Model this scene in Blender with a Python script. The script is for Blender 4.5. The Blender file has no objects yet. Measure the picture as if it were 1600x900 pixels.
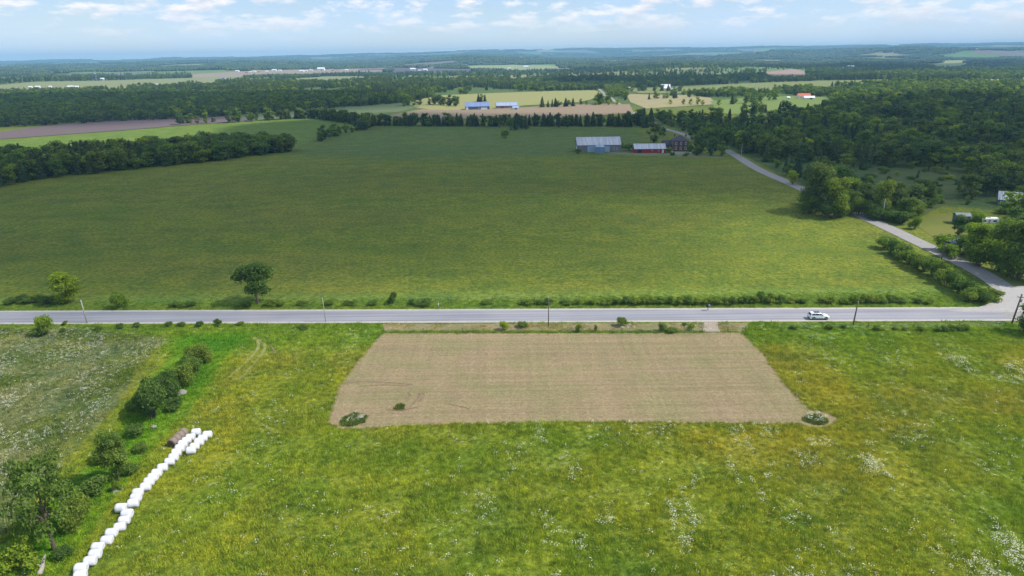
import bpy, bmesh, math, random
import numpy as np
from mathutils import Vector, Matrix

random.seed(7); RNG = np.random.default_rng(7)
SC = bpy.context.scene
COL = SC.collection
R = math.radians

# ------------------------------------------------------------------ camera
CAM_H = 60.0; PITCH = R(18.74); ROLL = R(0.70); FPX = 1067.0
cp, sp = math.cos(PITCH), math.sin(PITCH)
FWD = Vector((0, cp, -sp)); RGT = Vector((1, 0, 0)); UPV = Vector((0, sp, cp))
CR = RGT * math.cos(ROLL) - UPV * math.sin(ROLL)
CU = RGT * math.sin(ROLL) + UPV * math.cos(ROLL)
cam_d = bpy.data.cameras.new('camera'); cam = bpy.data.objects.new('camera', cam_d); COL.objects.link(cam)
cam_d.sensor_width = 36; cam_d.lens = 24.0; cam_d.clip_start = 0.5; cam_d.clip_end = 60000
cam.matrix_world = Matrix(((CR.x, CU.x, -FWD.x, 0), (CR.y, CU.y, -FWD.y, 0), (CR.z, CU.z, -FWD.z, CAM_H), (0, 0, 0, 1)))
SC.camera = cam
SC.render.resolution_x = 1024; SC.render.resolution_y = 576

# ------------------------------------------------------------------ sun, sky, exposure
SUN_EL = R(50); SUN_AZ = R(8)      # azimuth of the sun measured from +X towards -Y (to the right, slightly behind the camera)
SDIR = Vector((math.cos(SUN_EL) * math.cos(SUN_AZ), -math.cos(SUN_EL) * math.sin(SUN_AZ), math.sin(SUN_EL)))
sun_d = bpy.data.lights.new('sun', 'SUN'); sun_d.energy = 4.6; sun_d.angle = R(0.53); sun_d.color = (1.0, 0.95, 0.87)
sun = bpy.data.objects.new('sun', sun_d); COL.objects.link(sun)
sun.rotation_euler = SDIR.to_track_quat('Z', 'Y').to_euler(); sun.location = (300, -50, 400)
SC.view_settings.view_transform = 'Standard'; SC.view_settings.look = 'None'
SC.view_settings.exposure = 0.3; SC.view_settings.gamma = 1.0; SC.view_settings.use_curve_mapping = False
SC.render.engine = 'CYCLES'
SC.cycles.use_denoising = True
SC.cycles.max_bounces = 5; SC.cycles.diffuse_bounces = 2; SC.cycles.glossy_bounces = 2
SC.cycles.transmission_bounces = 2; SC.cycles.volume_bounces = 0; SC.cycles.transparent_max_bounces = 8
SC.cycles.sample_clamp_indirect = 4

def build_world():
    w = bpy.data.worlds.new('World'); SC.world = w; w.use_nodes = True
    nt = w.node_tree; N = nt.nodes; L = nt.links; N.clear()
    out = N.new('ShaderNodeOutputWorld'); bg = N.new('ShaderNodeBackground'); bg.inputs[1].default_value = 0.1
    sky = N.new('ShaderNodeTexSky'); sky.sky_type = 'NISHITA'; sky.sun_disc = False
    sky.sun_elevation = SUN_EL; sky.sun_rotation = math.atan2(SDIR.x, SDIR.y)
    sky.altitude = 200; sky.air_density = 1.0; sky.dust_density = 0.6; sky.ozone_density = 2.5
    tc = N.new('ShaderNodeTexCoord'); sep = N.new('ShaderNodeSeparateXYZ'); L.new(tc.outputs['Generated'], sep.inputs[0])
    def noise(scale, detail, rough, off):
        mp = N.new('ShaderNodeMapping'); L.new(tc.outputs['Generated'], mp.inputs[0]); mp.inputs['Location'].default_value = off
        mp.inputs['Scale'].default_value = (1, 1, 3.4)
        n = N.new('ShaderNodeTexNoise'); n.inputs['Scale'].default_value = scale; n.inputs['Detail'].default_value = detail
        n.inputs['Roughness'].default_value = rough; L.new(mp.outputs[0], n.inputs['Vector']); return n.outputs[0]
    def ramp(v, pts):
        r = N.new('ShaderNodeValToRGB'); L.new(v, r.inputs[0]); e = r.color_ramp.elements
        e[0].position, e[0].color = pts[0][0], pts[0][1]; e[1].position, e[1].color = pts[1][0], pts[1][1]
        for p, c in pts[2:]:
            k = e.new(p); k.color = c
        return r.outputs[0]
    g = lambda v: (v, v, v, 1)
    n1 = noise(17, 9, 0.60, (3.1, 0.7, 0)); n2 = noise(17, 9, 0.60, (3.1, 0.7, 0.022)); n3 = noise(4.5, 5, 0.6, (9, 4, 2))
    cov = ramp(n1, [(0.475, g(0)), (0.60, g(0.93))])
    lit = ramp(n2, [(0.50, g(1)), (0.68, g(0))])
    thin = ramp(n3, [(0.38, g(0.45)), (0.68, g(0.8))])
    cc = N.new('ShaderNodeMix'); cc.data_type = 'RGBA'; L.new(lit, cc.inputs[0])
    cc.inputs[6].default_value = (5.0, 5.7, 7.0, 1); cc.inputs[7].default_value = (7.6, 8.0, 8.6, 1)
    # veil of thin cloud, then the cumulus
    tint = N.new('ShaderNodeMix'); tint.data_type = 'RGBA'; tint.blend_type = 'MULTIPLY'; tint.inputs[0].default_value = 1
    L.new(sky.outputs[0], tint.inputs[6]); tint.inputs[7].default_value = (0.86, 0.95, 1.05, 1)
    m1 = N.new('ShaderNodeMix'); m1.data_type = 'RGBA'; L.new(thin, m1.inputs[0]); L.new(tint.outputs[2], m1.inputs[6]); m1.inputs[7].default_value = (3.9, 5.9, 8.8, 1)
    # distance melts the cumulus into the veil
    fade = N.new('ShaderNodeMapRange'); L.new(sep.outputs[2], fade.inputs[0]); fade.inputs[1].default_value = 0.022; fade.inputs[2].default_value = 0.065
    fm = N.new('ShaderNodeMath'); fm.operation = 'MULTIPLY'; L.new(cov, fm.inputs[0]); L.new(fade.outputs[0], fm.inputs[1])
    m2 = N.new('ShaderNodeMix'); m2.data_type = 'RGBA'; L.new(fm.outputs[0], m2.inputs[0]); L.new(m1.outputs[2], m2.inputs[6]); L.new(cc.outputs[2], m2.inputs[7])
    # the pale band of air low over the horizon, all the way round
    hb = N.new('ShaderNodeMapRange'); L.new(sep.outputs[2], hb.inputs[0]); hb.inputs[1].default_value = 0.11; hb.inputs[2].default_value = -0.01
    m3 = N.new('ShaderNodeMix'); m3.data_type = 'RGBA'; m3.blend_type = 'MULTIPLY'; L.new(hb.outputs[0], m3.inputs[0]); L.new(m2.outputs[2], m3.inputs[6]); m3.inputs[7].default_value = (1.85, 1.5, 1.24, 1)
    L.new(m3.outputs[2], bg.inputs[0]); L.new(bg.outputs[0], out.inputs[0])
build_world()

# ------------------------------------------------------------------ numbers: noise, terrain height, pixel -> ground
_perm = np.random.default_rng(3).random((256, 256))
def vnoise(x, y):
    xi = np.floor(x).astype(int); yi = np.floor(y).astype(int); xf = x - xi; yf = y - yi
    u = xf * xf * (3 - 2 * xf); v = yf * yf * (3 - 2 * yf)
    g = lambda a, b: _perm[a & 255, b & 255]
    return (g(xi, yi) * (1 - u) + g(xi + 1, yi) * u) * (1 - v) + (g(xi, yi + 1) * (1 - u) + g(xi + 1, yi + 1) * u) * v
def fbm(x, y, oct=4):
    s = 0; a = 0.5; t = 0
    for k in range(oct):
        s = s + a * vnoise(x * 2 ** k + 17.3 * k, y * 2 ** k + 5.7 * k); t += a; a *= 0.5
    return s / t
def sstep(a, b, x):
    t = np.clip((x - a) / (b - a), 0, 1); return t * t * (3 - 2 * t)
RX = np.array([-1.2, -.75, -.56, -.37, -.28, -.22, -.09, -.05, 0, .12, .19, .28, .37, .56, .75, 1.2])
RH = np.array([55, 55, 68, 92, 104, 112, 124, 148, 146, 156, 150, 158, 160, 160, 158, 140]) * 1.0   # far ridge
QH = np.array([20, 20, 30, 48, 36, 30, 62, 80, 60, 26, 22, 30, 80, 88, 84, 60]) * 1.0            # nearer ridge
def height(x, y):
    x = np.asarray(x, float); y = np.asarray(y, float)
    near = sstep(420, 1500, y)
    h = near * ((fbm(x / 900 + 3, y / 700 + 9, 3) - 0.5) * (26 + 30 * sstep(2500, 4500, y)))
    h = h - 4.0 * sstep(380, 600, y) * sstep(300, -150, x) * sstep(1300, 700, y)
    h = h + 3.2 * np.exp(-((y - 330) / 120) ** 2) * sstep(500, 100, np.abs(x))
    a = x / np.maximum(y, 50)
    h = h + np.interp(a, RX, QH) * sstep(4000, 6300, y + 900 * (fbm(x / 1800, y / 3000, 2) - .5)) * 0.85
    h = h + (np.interp(a, RX, RH) - np.interp(a, RX, QH) * 0.85) * sstep(8500, 12000, y)
    h = h + 30 * (fbm(x / 1300, y / 1500, 3) - 0.5) * sstep(3500, 6000, y)
    return h
def P(px, py):
    """photo pixel(s) -> point(s) on the terrain"""
    a = (np.atleast_1d(np.asarray(px, float)) - 800) / FPX; b = (450 - np.atleast_1d(np.asarray(py, float))) / FPX
    c, s = math.cos(ROLL), math.sin(ROLL); a2 = a * c + b * s; b2 = -a * s + b * c
    dx = a2; dy = cp + b2 * sp; dz = -sp + b2 * cp
    lo = np.full(a.shape, 50.0); hi = np.full(a.shape, 14500.0); found = np.zeros(a.shape, bool)
    t = 50.0; prev = lo.copy()
    while t < 14000:
        z = CAM_H + dz * t - height(dx * t, dy * t)
        hit = (z <= 0) & ~found; hi[hit] = t; lo[hit] = prev[hit]; found |= hit
        prev = np.full(a.shape, t); t *= 1.02
        if found.all(): break
    for _ in range(22):
        m = (lo + hi) / 2; z = CAM_H + dz * m - height(dx * m, dy * m); b_ = z <= 0
        hi = np.where(b_, m, hi); lo = np.where(b_, lo, m)
    return np.stack([dx * hi, dy * hi, height(dx * hi, dy * hi)], -1)
def P1(px, py):
    p = P(px, py)[0]; return (float(p[0]), float(p[1]), float(p[2]))
def metres(npx, p):
    """how many metres npx photo pixels span at a point"""
    return npx * (p[1] * cp + (CAM_H - p[2]) * sp) / FPX
def poly(pts): 
    a = np.array(pts, float); return P(a[:, 0], a[:, 1])[:, :2]
def inpoly(x, y, pg):
    x = np.asarray(x); y = np.asarray(y); c = np.zeros(x.shape, bool); n = len(pg); j = n - 1
    for i in range(n):
        xi, yi = pg[i]; xj, yj = pg[j]
        if yi != yj:
            c ^= ((yi > y) != (yj > y)) & (x < (xj - xi) * (y - yi) / (yj - yi) + xi)
        j = i
    return c
def hz(x, y): return float(height(np.array([x]), np.array([y]))[0])

# ------------------------------------------------------------------ object helpers
def tag(o, label=None, cat=None, group=None, kind=None):
    if label: o['label'] = label
    if cat: o['category'] = cat
    if group: o['group'] = group
    if kind: o['kind'] = kind
    return o
def link(name, me, mat=None, parent=None, smooth=False):
    o = bpy.data.objects.new(name, me); COL.objects.link(o)
    if mat and not me.materials: me.materials.append(mat)
    if parent: o.parent = parent
    if smooth: me.shade_smooth()
    return o
def empty(name, loc, label, cat, group=None, rz=0, sc=1.0):
    o = bpy.data.objects.new(name, None); COL.objects.link(o); o.location = loc; o.rotation_euler = (0, 0, rz)
    o.scale = (sc, sc, sc) if not isinstance(sc, tuple) else sc; o.empty_display_size = 0.5
    return tag(o, label, cat, group)
def pydata(name, v, f):
    me = bpy.data.meshes.new(name); me.from_pydata([tuple(map(float, a)) for a in v], [], [tuple(map(int, a)) for a in f]); me.update(); return me
def quads_mesh(name, V, nq, k=4):
    me = bpy.data.meshes.new(name); V = np.asarray(V, np.float32).reshape(-1, 3)
    me.vertices.add(len(V)); me.vertices.foreach_set('co', V.ravel())
    me.loops.add(nq * k); me.loops.foreach_set('vertex_index', np.arange(nq * k, dtype=np.int32))
    me.polygons.add(nq); me.polygons.foreach_set('loop_start', np.arange(0, nq * k, k, dtype=np.int32))
    me.polygons.foreach_set('loop_total', np.full(nq, k, dtype=np.int32)); me.update(); return me
def bm_mesh(name, bm):
    me = bpy.data.meshes.new(name); bm.to_mesh(me); bm.free(); return me
def box(bm, c, s, rot=None):
    m = Matrix.Translation(c) @ (rot if rot else Matrix()) @ Matrix.Diagonal((s[0], s[1], s[2], 1))
    return bmesh.ops.create_cube(bm, size=1, matrix=m)['verts']
def cyl(bm, c, r1, r2, h, seg=12, rot=None):
    m = Matrix.Translation(c) @ (rot if rot else Matrix())
    return bmesh.ops.create_cone(bm, cap_ends=True, segments=seg, radius1=r1, radius2=r2, depth=h, matrix=m)['verts']
def tube(bm, pts, radii, seg=7):
    rings = []
    for i, p in enumerate(pts):
        d = (Vector(pts[min(i + 1, len(pts) - 1)]) - Vector(pts[max(i - 1, 0)])).normalized()
        q = d.to_track_quat('Z', 'Y').to_matrix()
        rings.append([bm.verts.new(Vector(p) + q @ Vector((math.cos(2 * math.pi * k / seg) * radii[i], math.sin(2 * math.pi * k / seg) * radii[i], 0))) for k in range(seg)])
    for a, b in zip(rings[:-1], rings[1:]):
        for k in range(seg): bm.faces.new((a[k], a[(k + 1) % seg], b[(k + 1) % seg], b[k]))
    bm.faces.new(rings[-1]); bm.faces.new(rings[0][::-1])
ORD = 'first second third fourth fifth sixth seventh eighth ninth tenth eleventh twelfth thirteenth fourteenth fifteenth sixteenth seventeenth eighteenth nineteenth twentieth'.split()
def ordn(i):
    if i < 20: return ORD[i]
    t, u = divmod(i + 1, 10); tens = {2: 'twent', 3: 'thirt', 4: 'fort', 5: 'fift', 6: 'sixt', 7: 'sevent', 8: 'eight', 9: 'ninet'}[t]
    return tens + 'ieth' if u == 0 else tens + 'y-' + ORD[u - 1]

def hundreds(i):
    n = i + 1; return ordn(i) if n < 100 else (('one', 'two')[n // 100 - 1] + ' hundredth' if n % 100 == 0 else ('one', 'two')[n // 100 - 1] + ' hundred and ' + ordn(n % 100 - 1))

# ------------------------------------------------------------------ materials
def newmat(name):
    m = bpy.data.materials.new(name); m.use_nodes = True; nt = m.node_tree
    return m, nt, nt.nodes, nt.links, nt.nodes['Principled BSDF']
def noise_n(N, L, scale, detail=4, rough=0.55, vec=None, stretch=None):
    n = N.new('ShaderNodeTexNoise'); n.inputs['Scale'].default_value = scale; n.inputs['Detail'].default_value = detail; n.inputs['Roughness'].default_value = rough
    if vec is not None:
        if stretch:
            mp = N.new('ShaderNodeMapping'); mp.inputs['Scale'].default_value = stretch[:3]
            if len(stretch) > 3: mp.inputs['Rotation'].default_value = (0, 0, stretch[3])
            L.new(vec, mp.inputs[0]); vec = mp.outputs[0]
        L.new(vec, n.inputs['Vector'])
    return n.outputs[0]
def ramp_n(N, L, v, pts):
    r = N.new('ShaderNodeValToRGB'); L.new(v, r.inputs[0]); e = r.color_ramp.elements
    while len(e) < len(pts): e.new(0.5)
    for k, (p, c) in zip(e, pts):
        k.position = p; k.color = (c, c, c, 1) if isinstance(c, (int, float)) else (*c, 1)
    return r.outputs[0]
def mix_n(N, L, f, a, b, mode='MIX'):
    m = N.new('ShaderNodeMix'); m.data_type = 'RGBA'; m.blend_type = mode
    for s, v in ((0, f), (6, a), (7, b)):
        if isinstance(v, (int, float)): m.inputs[s].default_value = v
        elif isinstance(v, tuple): m.inputs[s].default_value = (*v[:3], 1)
        else: L.new(v, m.inputs[s])
    return m.outputs[2]
def bump_n(N, L, hsock, strength, dist, bsdf):
    b = N.new('ShaderNodeBump'); b.inputs['Strength'].default_value = strength; b.inputs['Distance'].default_value = dist
    L.new(hsock, b.inputs['Height']); L.new(b.outputs[0], bsdf.inputs['Normal'])
def plain(name, col, rough=0.8, metal=0.0, var=0.25, scale=1.5, bump=0.0, stretch=None, dark=None, spec=0.3):
    """a painted / weathered surface: base colour broken by noise, optional second colour in blotches"""
    m, nt, N, L, b = newmat(name)
    g = N.new('ShaderNodeTexCoord').outputs['Object']
    v = noise_n(N, L, scale, 6, 0.65, g, stretch)
    c = mix_n(N, L, ramp_n(N, L, v, [(0.3, 0.0), (0.7, 1.0)]), tuple(x * (1 - var) for x in col), tuple(min(1, x * (1 + var)) for x in col))
    if dark:
        v2 = noise_n(N, L, scale * 0.6, 5, 0.7, g)
        c = mix_n(N, L, ramp_n(N, L, v2, [(0.52, 0.0), (0.66, 0.8)]), c, dark)
    L.new(c, b.inputs['Base Color']); b.inputs['Roughness'].default_value = rough; b.inputs['Metallic'].default_value = metal
    b.inputs['Specular IOR Level'].default_value = spec
    if bump: bump_n(N, L, v, bump, 0.05, b)
    return m
def foliage(name, c1, c2, tr=0.35):
    m, nt, N, L, b = newmat(name)
    at = N.new('ShaderNodeAttribute'); at.attribute_name = 'tone'
    oi = N.new('ShaderNodeObjectInfo')
    hue = mix_n(N, L, at.outputs['Fac'], c1, c2)
    rnd = ramp_n(N, L, oi.outputs['Random'], [(0.0, (0.62, 0.72, 0.72)), (0.35, (0.92, 0.95, 0.85)), (0.7, (1.1, 1.05, 0.85)), (1.0, (1.42, 1.22, 0.8))])
    c = mix_n(N, L, 1.0, hue, rnd, 'MULTIPLY')
    L.new(c, b.inputs['Base Color']); b.inputs['Roughness'].default_value = 0.65; b.inputs['Specular IOR Level'].default_value = 0.2
    t = N.new('ShaderNodeBsdfTranslucent'); ct = mix_n(N, L, 1.0, c, (1.25, 1.35, 0.5), 'MULTIPLY'); L.new(ct, t.inputs[0])
    mx = N.new('ShaderNodeMixShader'); mx.inputs[0].default_value = tr; L.new(b.outputs[0], mx.inputs[1]); L.new(t.outputs[0], mx.inputs[2])
    L.new(mx.outputs[0], N['Material Output'].inputs[0])
    return m
MAT_LEAF = foliage('broadleaf_foliage', (0.066, 0.122, 0.025), (0.255, 0.345, 0.065), .45)
MAT_LEAF_DARK = foliage('dark_broadleaf_foliage', (0.050, 0.088, 0.028), (0.195, 0.262, 0.072), 0.42)
MAT_LEAF_BRIGHT = foliage('bright_broadleaf_foliage', (0.13, 0.20, 0.018), (0.36, 0.46, 0.05), 0.45)
MAT_CON_AND_SHADE = foliage('conifer_and_far_shade_foliage', (0.040, 0.074, 0.032), (0.140, 0.190, 0.070), 0.35)
MAT_BUSH = foliage('shrub_foliage', (0.07, 0.125, 0.025), (0.23, 0.32, 0.065), 0.45)
MAT_BARK = plain('bark', (0.11, 0.085, 0.065), 0.95, scale=3, bump=0.5, stretch=(4, 4, 0.7))

def grass_color(N, L, base):
    """field colour: the stored base colour varied by noise at several sizes in world space"""
    pos = N.new('ShaderNodeNewGeometry').outputs['Position']
    n1 = noise_n(N, L, 0.9, 6, 0.75, pos); n2 = noise_n(N, L, 0.11, 5, 0.6, pos); n3 = noise_n(N, L, 0.03, 4, 0.6, pos, (1, 2.6, 1, 0.15))
    c = mix_n(N, L, 1.0, base, ramp_n(N, L, n1, [(0.30, (0.36, 0.44, 0.48)), (0.48, (0.95, 0.97, 0.95)), (0.70, (1.8, 1.6, 1.5))]), 'MULTIPLY')
    c = mix_n(N, L, 1.0, c, ramp_n(N, L, n2, [(0.35, (0.80, 0.90, 0.9)), (0.5, (1, 1, 1)), (0.64, (1.18, 1.10, 1.0))]), 'MULTIPLY')
    n4 = noise_n(N, L, 0.35, 4, 0.65, pos, (0.12, 1.0, 1, 0.05)); c = mix_n(N, L, 1.0, c, ramp_n(N, L, n4, [(0.34, (0.90, 0.93, 0.94)), (0.66, (1.08, 1.05, 1.0))]), 'MULTIPLY')
    c = mix_n(N, L, 1.0, c, ramp_n(N, L, n3, [(0.33, (0.92, 0.96, 0.97)), (0.68, (1.07, 1.04, 1.0))]), 'MULTIPLY')
    return c, n1
def mat_ground():
    m, nt, N, L, b = newmat('meadow_ground')
    at = N.new('ShaderNodeAttribute'); at.attribute_name = 'zone'
    c, n1 = grass_color(N, L, at.outputs['Color'])
    L.new(c, b.inputs['Base Color']); b.inputs['Roughness'].default_value = 0.95; b.inputs['Specular IOR Level'].default_value = 0.1
    bump_n(N, L, n1, 1.0, 0.6, b); return m
def mat_tuft():
    m, nt, N, L, b = newmat('grass_blades')
    at = N.new('ShaderNodeAttribute'); at.attribute_name = 'zone'; at.attribute_type = 'INSTANCER'
    c, n1 = grass_color(N, L, at.outputs['Color'])
    L.new(c, b.inputs['Base Color']); b.inputs['Roughness'].default_value = 0.8; b.inputs['Specular IOR Level'].default_value = 0.15
    t = N.new('ShaderNodeBsdfTranslucent'); L.new(c, t.inputs[0])
    mx = N.new('ShaderNodeMixShader'); mx.inputs[0].default_value = 0.35; L.new(b.outputs[0], mx.inputs[1]); L.new(t.outputs[0], mx.inputs[2])
    L.new(mx.outputs[0], N['Material Output'].inputs[0]); return m
def mat_field(name, col, rows=0.0, rot=0.0, var=0.2, green=None, bump=0.5):
    m, nt, N, L, b = newmat(name)
    pos = N.new('ShaderNodeNewGeometry').outputs['Position']
    v = noise_n(N, L, 1.1, 7, 0.75, pos); w = noise_n(N, L, 0.07, 5, 0.6, pos, (1, 1.6, 1))
    s = noise_n(N, L, 0.5, 5, 0.7, pos, (0.05, 1.6, 1, rot))
    c = mix_n(N, L, ramp_n(N, L, v, [(0.28, 0.0), (0.72, 1.0)]), tuple(x * (1 - var) for x in col), tuple(x * (1 + var) for x in col))
    c = mix_n(N, L, 1.0, c, ramp_n(N, L, s, [(0.3, (1 - rows,) * 3), (0.7, (1 + rows,) * 3)]), 'MULTIPLY')
    if green: c = mix_n(N, L, ramp_n(N, L, w, [(0.36, 0.0), (0.62, 0.8)]), c, green)
    L.new(c, b.inputs['Base Color']); b.inputs['Roughness'].default_value = 0.95; b.inputs['Specular IOR Level'].default_value = 0.1
    bump_n(N, L, v, bump, 0.25, b); return m
def mat_road():
    m, nt, N, L, b = newmat('old_asphalt')
    pos = N.new('ShaderNodeNewGeometry').outputs['Position']
    v = noise_n(N, L, 6, 6, 0.7, pos); s = noise_n(N, L, 0.6, 4, 0.6, pos, (0.03, 1.5, 1))
    p = noise_n(N, L, 0.05, 3, 0.6, pos)
    c = mix_n(N, L, v, (0.215, 0.212, 0.232), (0.30, 0.297, 0.318))
    c = mix_n(N, L, 1.0, c, ramp_n(N, L, s, [(0.35, (0.80, 0.80, 0.82)), (0.65, (1.12, 1.12, 1.12))]), 'MULTIPLY')
    c = mix_n(N, L, 1.0, c, ramp_n(N, L, p, [(0.4, (0.94, 0.94, 0.95)), (0.6, (1.05, 1.04, 1.03))]), 'MULTIPLY')
    L.new(c, b.inputs['Base Color']); b.inputs['Roughness'].default_value = 0.85; b.inputs['Specular IOR Level'].default_value = 0.2; return m

# ------------------------------------------------------------------ the ground
# places that need their own tone, drawn from the photograph and laid on the ground
PG = {
 'flowers_left': poly([(-200, 512), (120, 514), (262, 530), (215, 575), (178, 640), (120, 700), (50, 790), (-10, 850), (-400, 900), (-400, 620)]),
 'strip': poly([(275, 525), (400, 520), (350, 560), (330, 600), (290, 650), (240, 700), (170, 790), (90, 905), (-60, 905), (60, 800), (165, 700), (215, 620), (265, 560)]),
 'lit_c': poly([(180, 204), (300, 196), (420, 187), (500, 183), (558, 193), (500, 215), (440, 235), (300, 228), (180, 232), (-150, 250), (-150, 222), (0, 212)]),
 'upper': poly([(430, 240), (500, 215), (580, 196), (985, 196), (1010, 215), (1000, 238), (830, 245), (600, 248)]),
}
MOWN = [(598, 519.5), (1160, 519.5), (1196, 556), (1228, 600), (1250, 625), (1266, 640), (1278, 641), (1293, 645), (1306, 651), (1311, 660), (1302, 667), (1284, 671), (1264, 670), (1246, 664), (900, 660), (700, 664), (560, 671), (530, 671), (512, 663), (516, 640), (528, 606), (548, 578), (574, 545)]
MOWN_W = poly(MOWN)
WOODPG = poly([(1215, 272), (1250, 284), (1330, 322), (1370, 340), (1440, 333), (1470, 320), (1600, 335), (1900, 360), (1900, 150), (1600, 148), (1330, 158), (1300, 168), (1240, 190), (1160, 192), (1020, 186), (1035, 194), (1100, 214), (1150, 236)])
def zone_color(x, y):
    """base colour of the grass by place (linear RGB)"""
    x = np.asarray(x, float); y = np.asarray(y, float); n = x.shape[0]
    c = np.empty((n, 3)); c[:] = (0.178, 0.208, 0.028)
    def blend(w, col):
        nonlocal c
        w = np.clip(w, 0, 1)[:, None]; c = c * (1 - w) + np.array(col) * w
    a = fbm(x / 26 + 5, y / 26 + 1, 4); b = fbm(x / 11 + 31, y / 11 + 7, 3); d = fbm(x / 60 + 11, y / 60, 3)
    fore = (y < 150)
    blend(sstep(0.46, 0.62, a) * 0.75 * fore * sstep(150, 110, y), (0.222, 0.215, 0.033))
    blend(sstep(0.52, 0.66, b) * 0.5 * fore, (0.205, 0.198, 0.042))
    blend(sstep(0.50, 0.36, d) * 0.5 * fore, (0.15, 0.222, 0.024))
    # the far field beyond the road: taller, cooler grass with olive and brown streaks
    far = sstep(158, 172, y)
    blend(far, (0.138, 0.172, 0.023))
    blend(far * sstep(0.45, 0.65, fbm(x / 70 + 2, y / 28 + 3, 4)) * 0.45, (0.145, 0.150, 0.028))
    blend(far * sstep(0.52, 0.64, fbm(x / 30 + 8, y / 12 + 3, 4)) * 0.3, (0.088, 0.125, 0.018))
    blend(sstep(150, 153, y) * sstep(176, 168, y), (0.145, 0.205, 0.035))
    blend(sstep(147, 140, y) * 0 + sstep(130, 142, y) * (y < 152) * 0.6, (0.105, 0.19, 0.02))
    s = sstep(0.4, 0.6, fbm(x / 9, y / 9, 3))
    def soft(pg, col, w=1.0, j=2.5):
        k = np.zeros(n)
        for ox, oy in ((0, 0), (j, 0), (-j, 0), (0, j), (0, -j)): k += inpoly(x + ox, y + oy, pg)
        blend(k / 5 * w, col)
    soft(PG['flowers_left'], (0.115, 0.145, 0.05)); 
    blend(inpoly(x, y, PG['flowers_left']) * s * 0.7, (0.16, 0.175, 0.10))
    blend(inpoly(x, y, PG['flowers_left']) * sstep(0.55, 0.68, b) * 0.8, (0.085, 0.12, 0.02))
    soft(PG['strip'], (0.082, 0.195, 0.014), 0.9)
    soft(PG['lit_c'], (0.115, 0.175, 0.03), 0.9, 12)
    soft(PG['upper'], (0.098, 0.142, 0.036), 0.85, 12)
    # forest floor and far farmland mosaic
    wild = sstep(700, 1000, y)
    wild = np.maximum(wild, inpoly(x, y, WOODPG) * 1.0); blend(wild, (0.075, 0.115, 0.034))
    return c
def mosaic(x, y):
    """far farmland: skewed blocks, about a third of them open; returns (open?, colour index)"""
    u = (x * 0.97 + y * 0.22 + 160 * fbm(x / 700, y / 900, 2)) / 420; v = (y * 0.97 - x * 0.2 + 300 * fbm(x / 900 + 7, y / 900, 2)) / 430
    i = np.floor(u).astype(int); j = np.floor(v).astype(int); r = _perm[(i * 7 + 3) & 255, (j * 13 + 5) & 255]
    big = fbm(x / 1600 + 4, y / 1100 + 2, 2)
    return (r < np.interp(big, [0.35, 0.6], [0.2, 0.5])) & (y > 1900), _perm[(i + 91) & 255, (j + 17) & 255]
FIELD_COLS = np.array([(0.13, 0.18, 0.06), (0.22, 0.2, 0.11), (0.10, 0.15, 0.045), (0.17, 0.19, 0.08), (0.16, 0.13, 0.12), (0.10, 0.17, 0.04)])

def axis(n_lo, n_hi, step, grow, end):
    a = list(np.arange(n_lo, n_hi + step / 2, step)); s = step; x = a[-1]
    while x < end:
        s *= grow; x += s; a.append(x)
    return np.array(a)
def build_ground():
    pos = axis(0, 165, 1.5, 1.022, 9500); X = np.concatenate([-pos[:0:-1], pos])
    Y = np.concatenate([np.linspace(-2500, 30, 24), axis(40, 185, 1.5, 1.018, 14500)])
    gx, gy = np.meshgrid(X, Y); x = gx.ravel(); y = gy.ravel(); z = height(x, y)
    z = z + 0.10 * (fbm(x / 3, y / 3, 2) - 0.5) * (y < 300)
    nx, ny = len(X), len(Y)
    i = np.arange(nx - 1)[None, :] + (np.arange(ny - 1) * nx)[:, None]
    f = np.stack([i, i + 1, i + nx + 1, i + nx], -1).reshape(-1, 4)
    me = bpy.data.meshes.new('ground'); me.vertices.add(len(x)); me.vertices.foreach_set('co', np.stack([x, y, z], -1).astype(np.float32).ravel())
    me.loops.add(f.size); me.loops.foreach_set('vertex_index', f.astype(np.int32).ravel())
    me.polygons.add(len(f)); me.polygons.foreach_set('loop_start', np.arange(0, f.size, 4, dtype=np.int32)); me.polygons.foreach_set('loop_total', np.full(len(f), 4, np.int32))
    me.update(); me.shade_smooth()
    c = zone_color(x, y); op, ci = mosaic(x, y); c[op] = FIELD_COLS[(ci[op] * len(FIELD_COLS)).astype(int) % len(FIELD_COLS)]
    at = me.color_attributes.new('zone', 'FLOAT_COLOR', 'POINT'); at.data.foreach_set('color', np.concatenate([c, np.ones((len(c), 1))], 1).astype(np.float32).ravel())
    tag(link('ground', me, mat_ground()), 'green hay meadows rolling away to wooded country on the horizon', None, None, 'structure')
build_ground()

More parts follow.
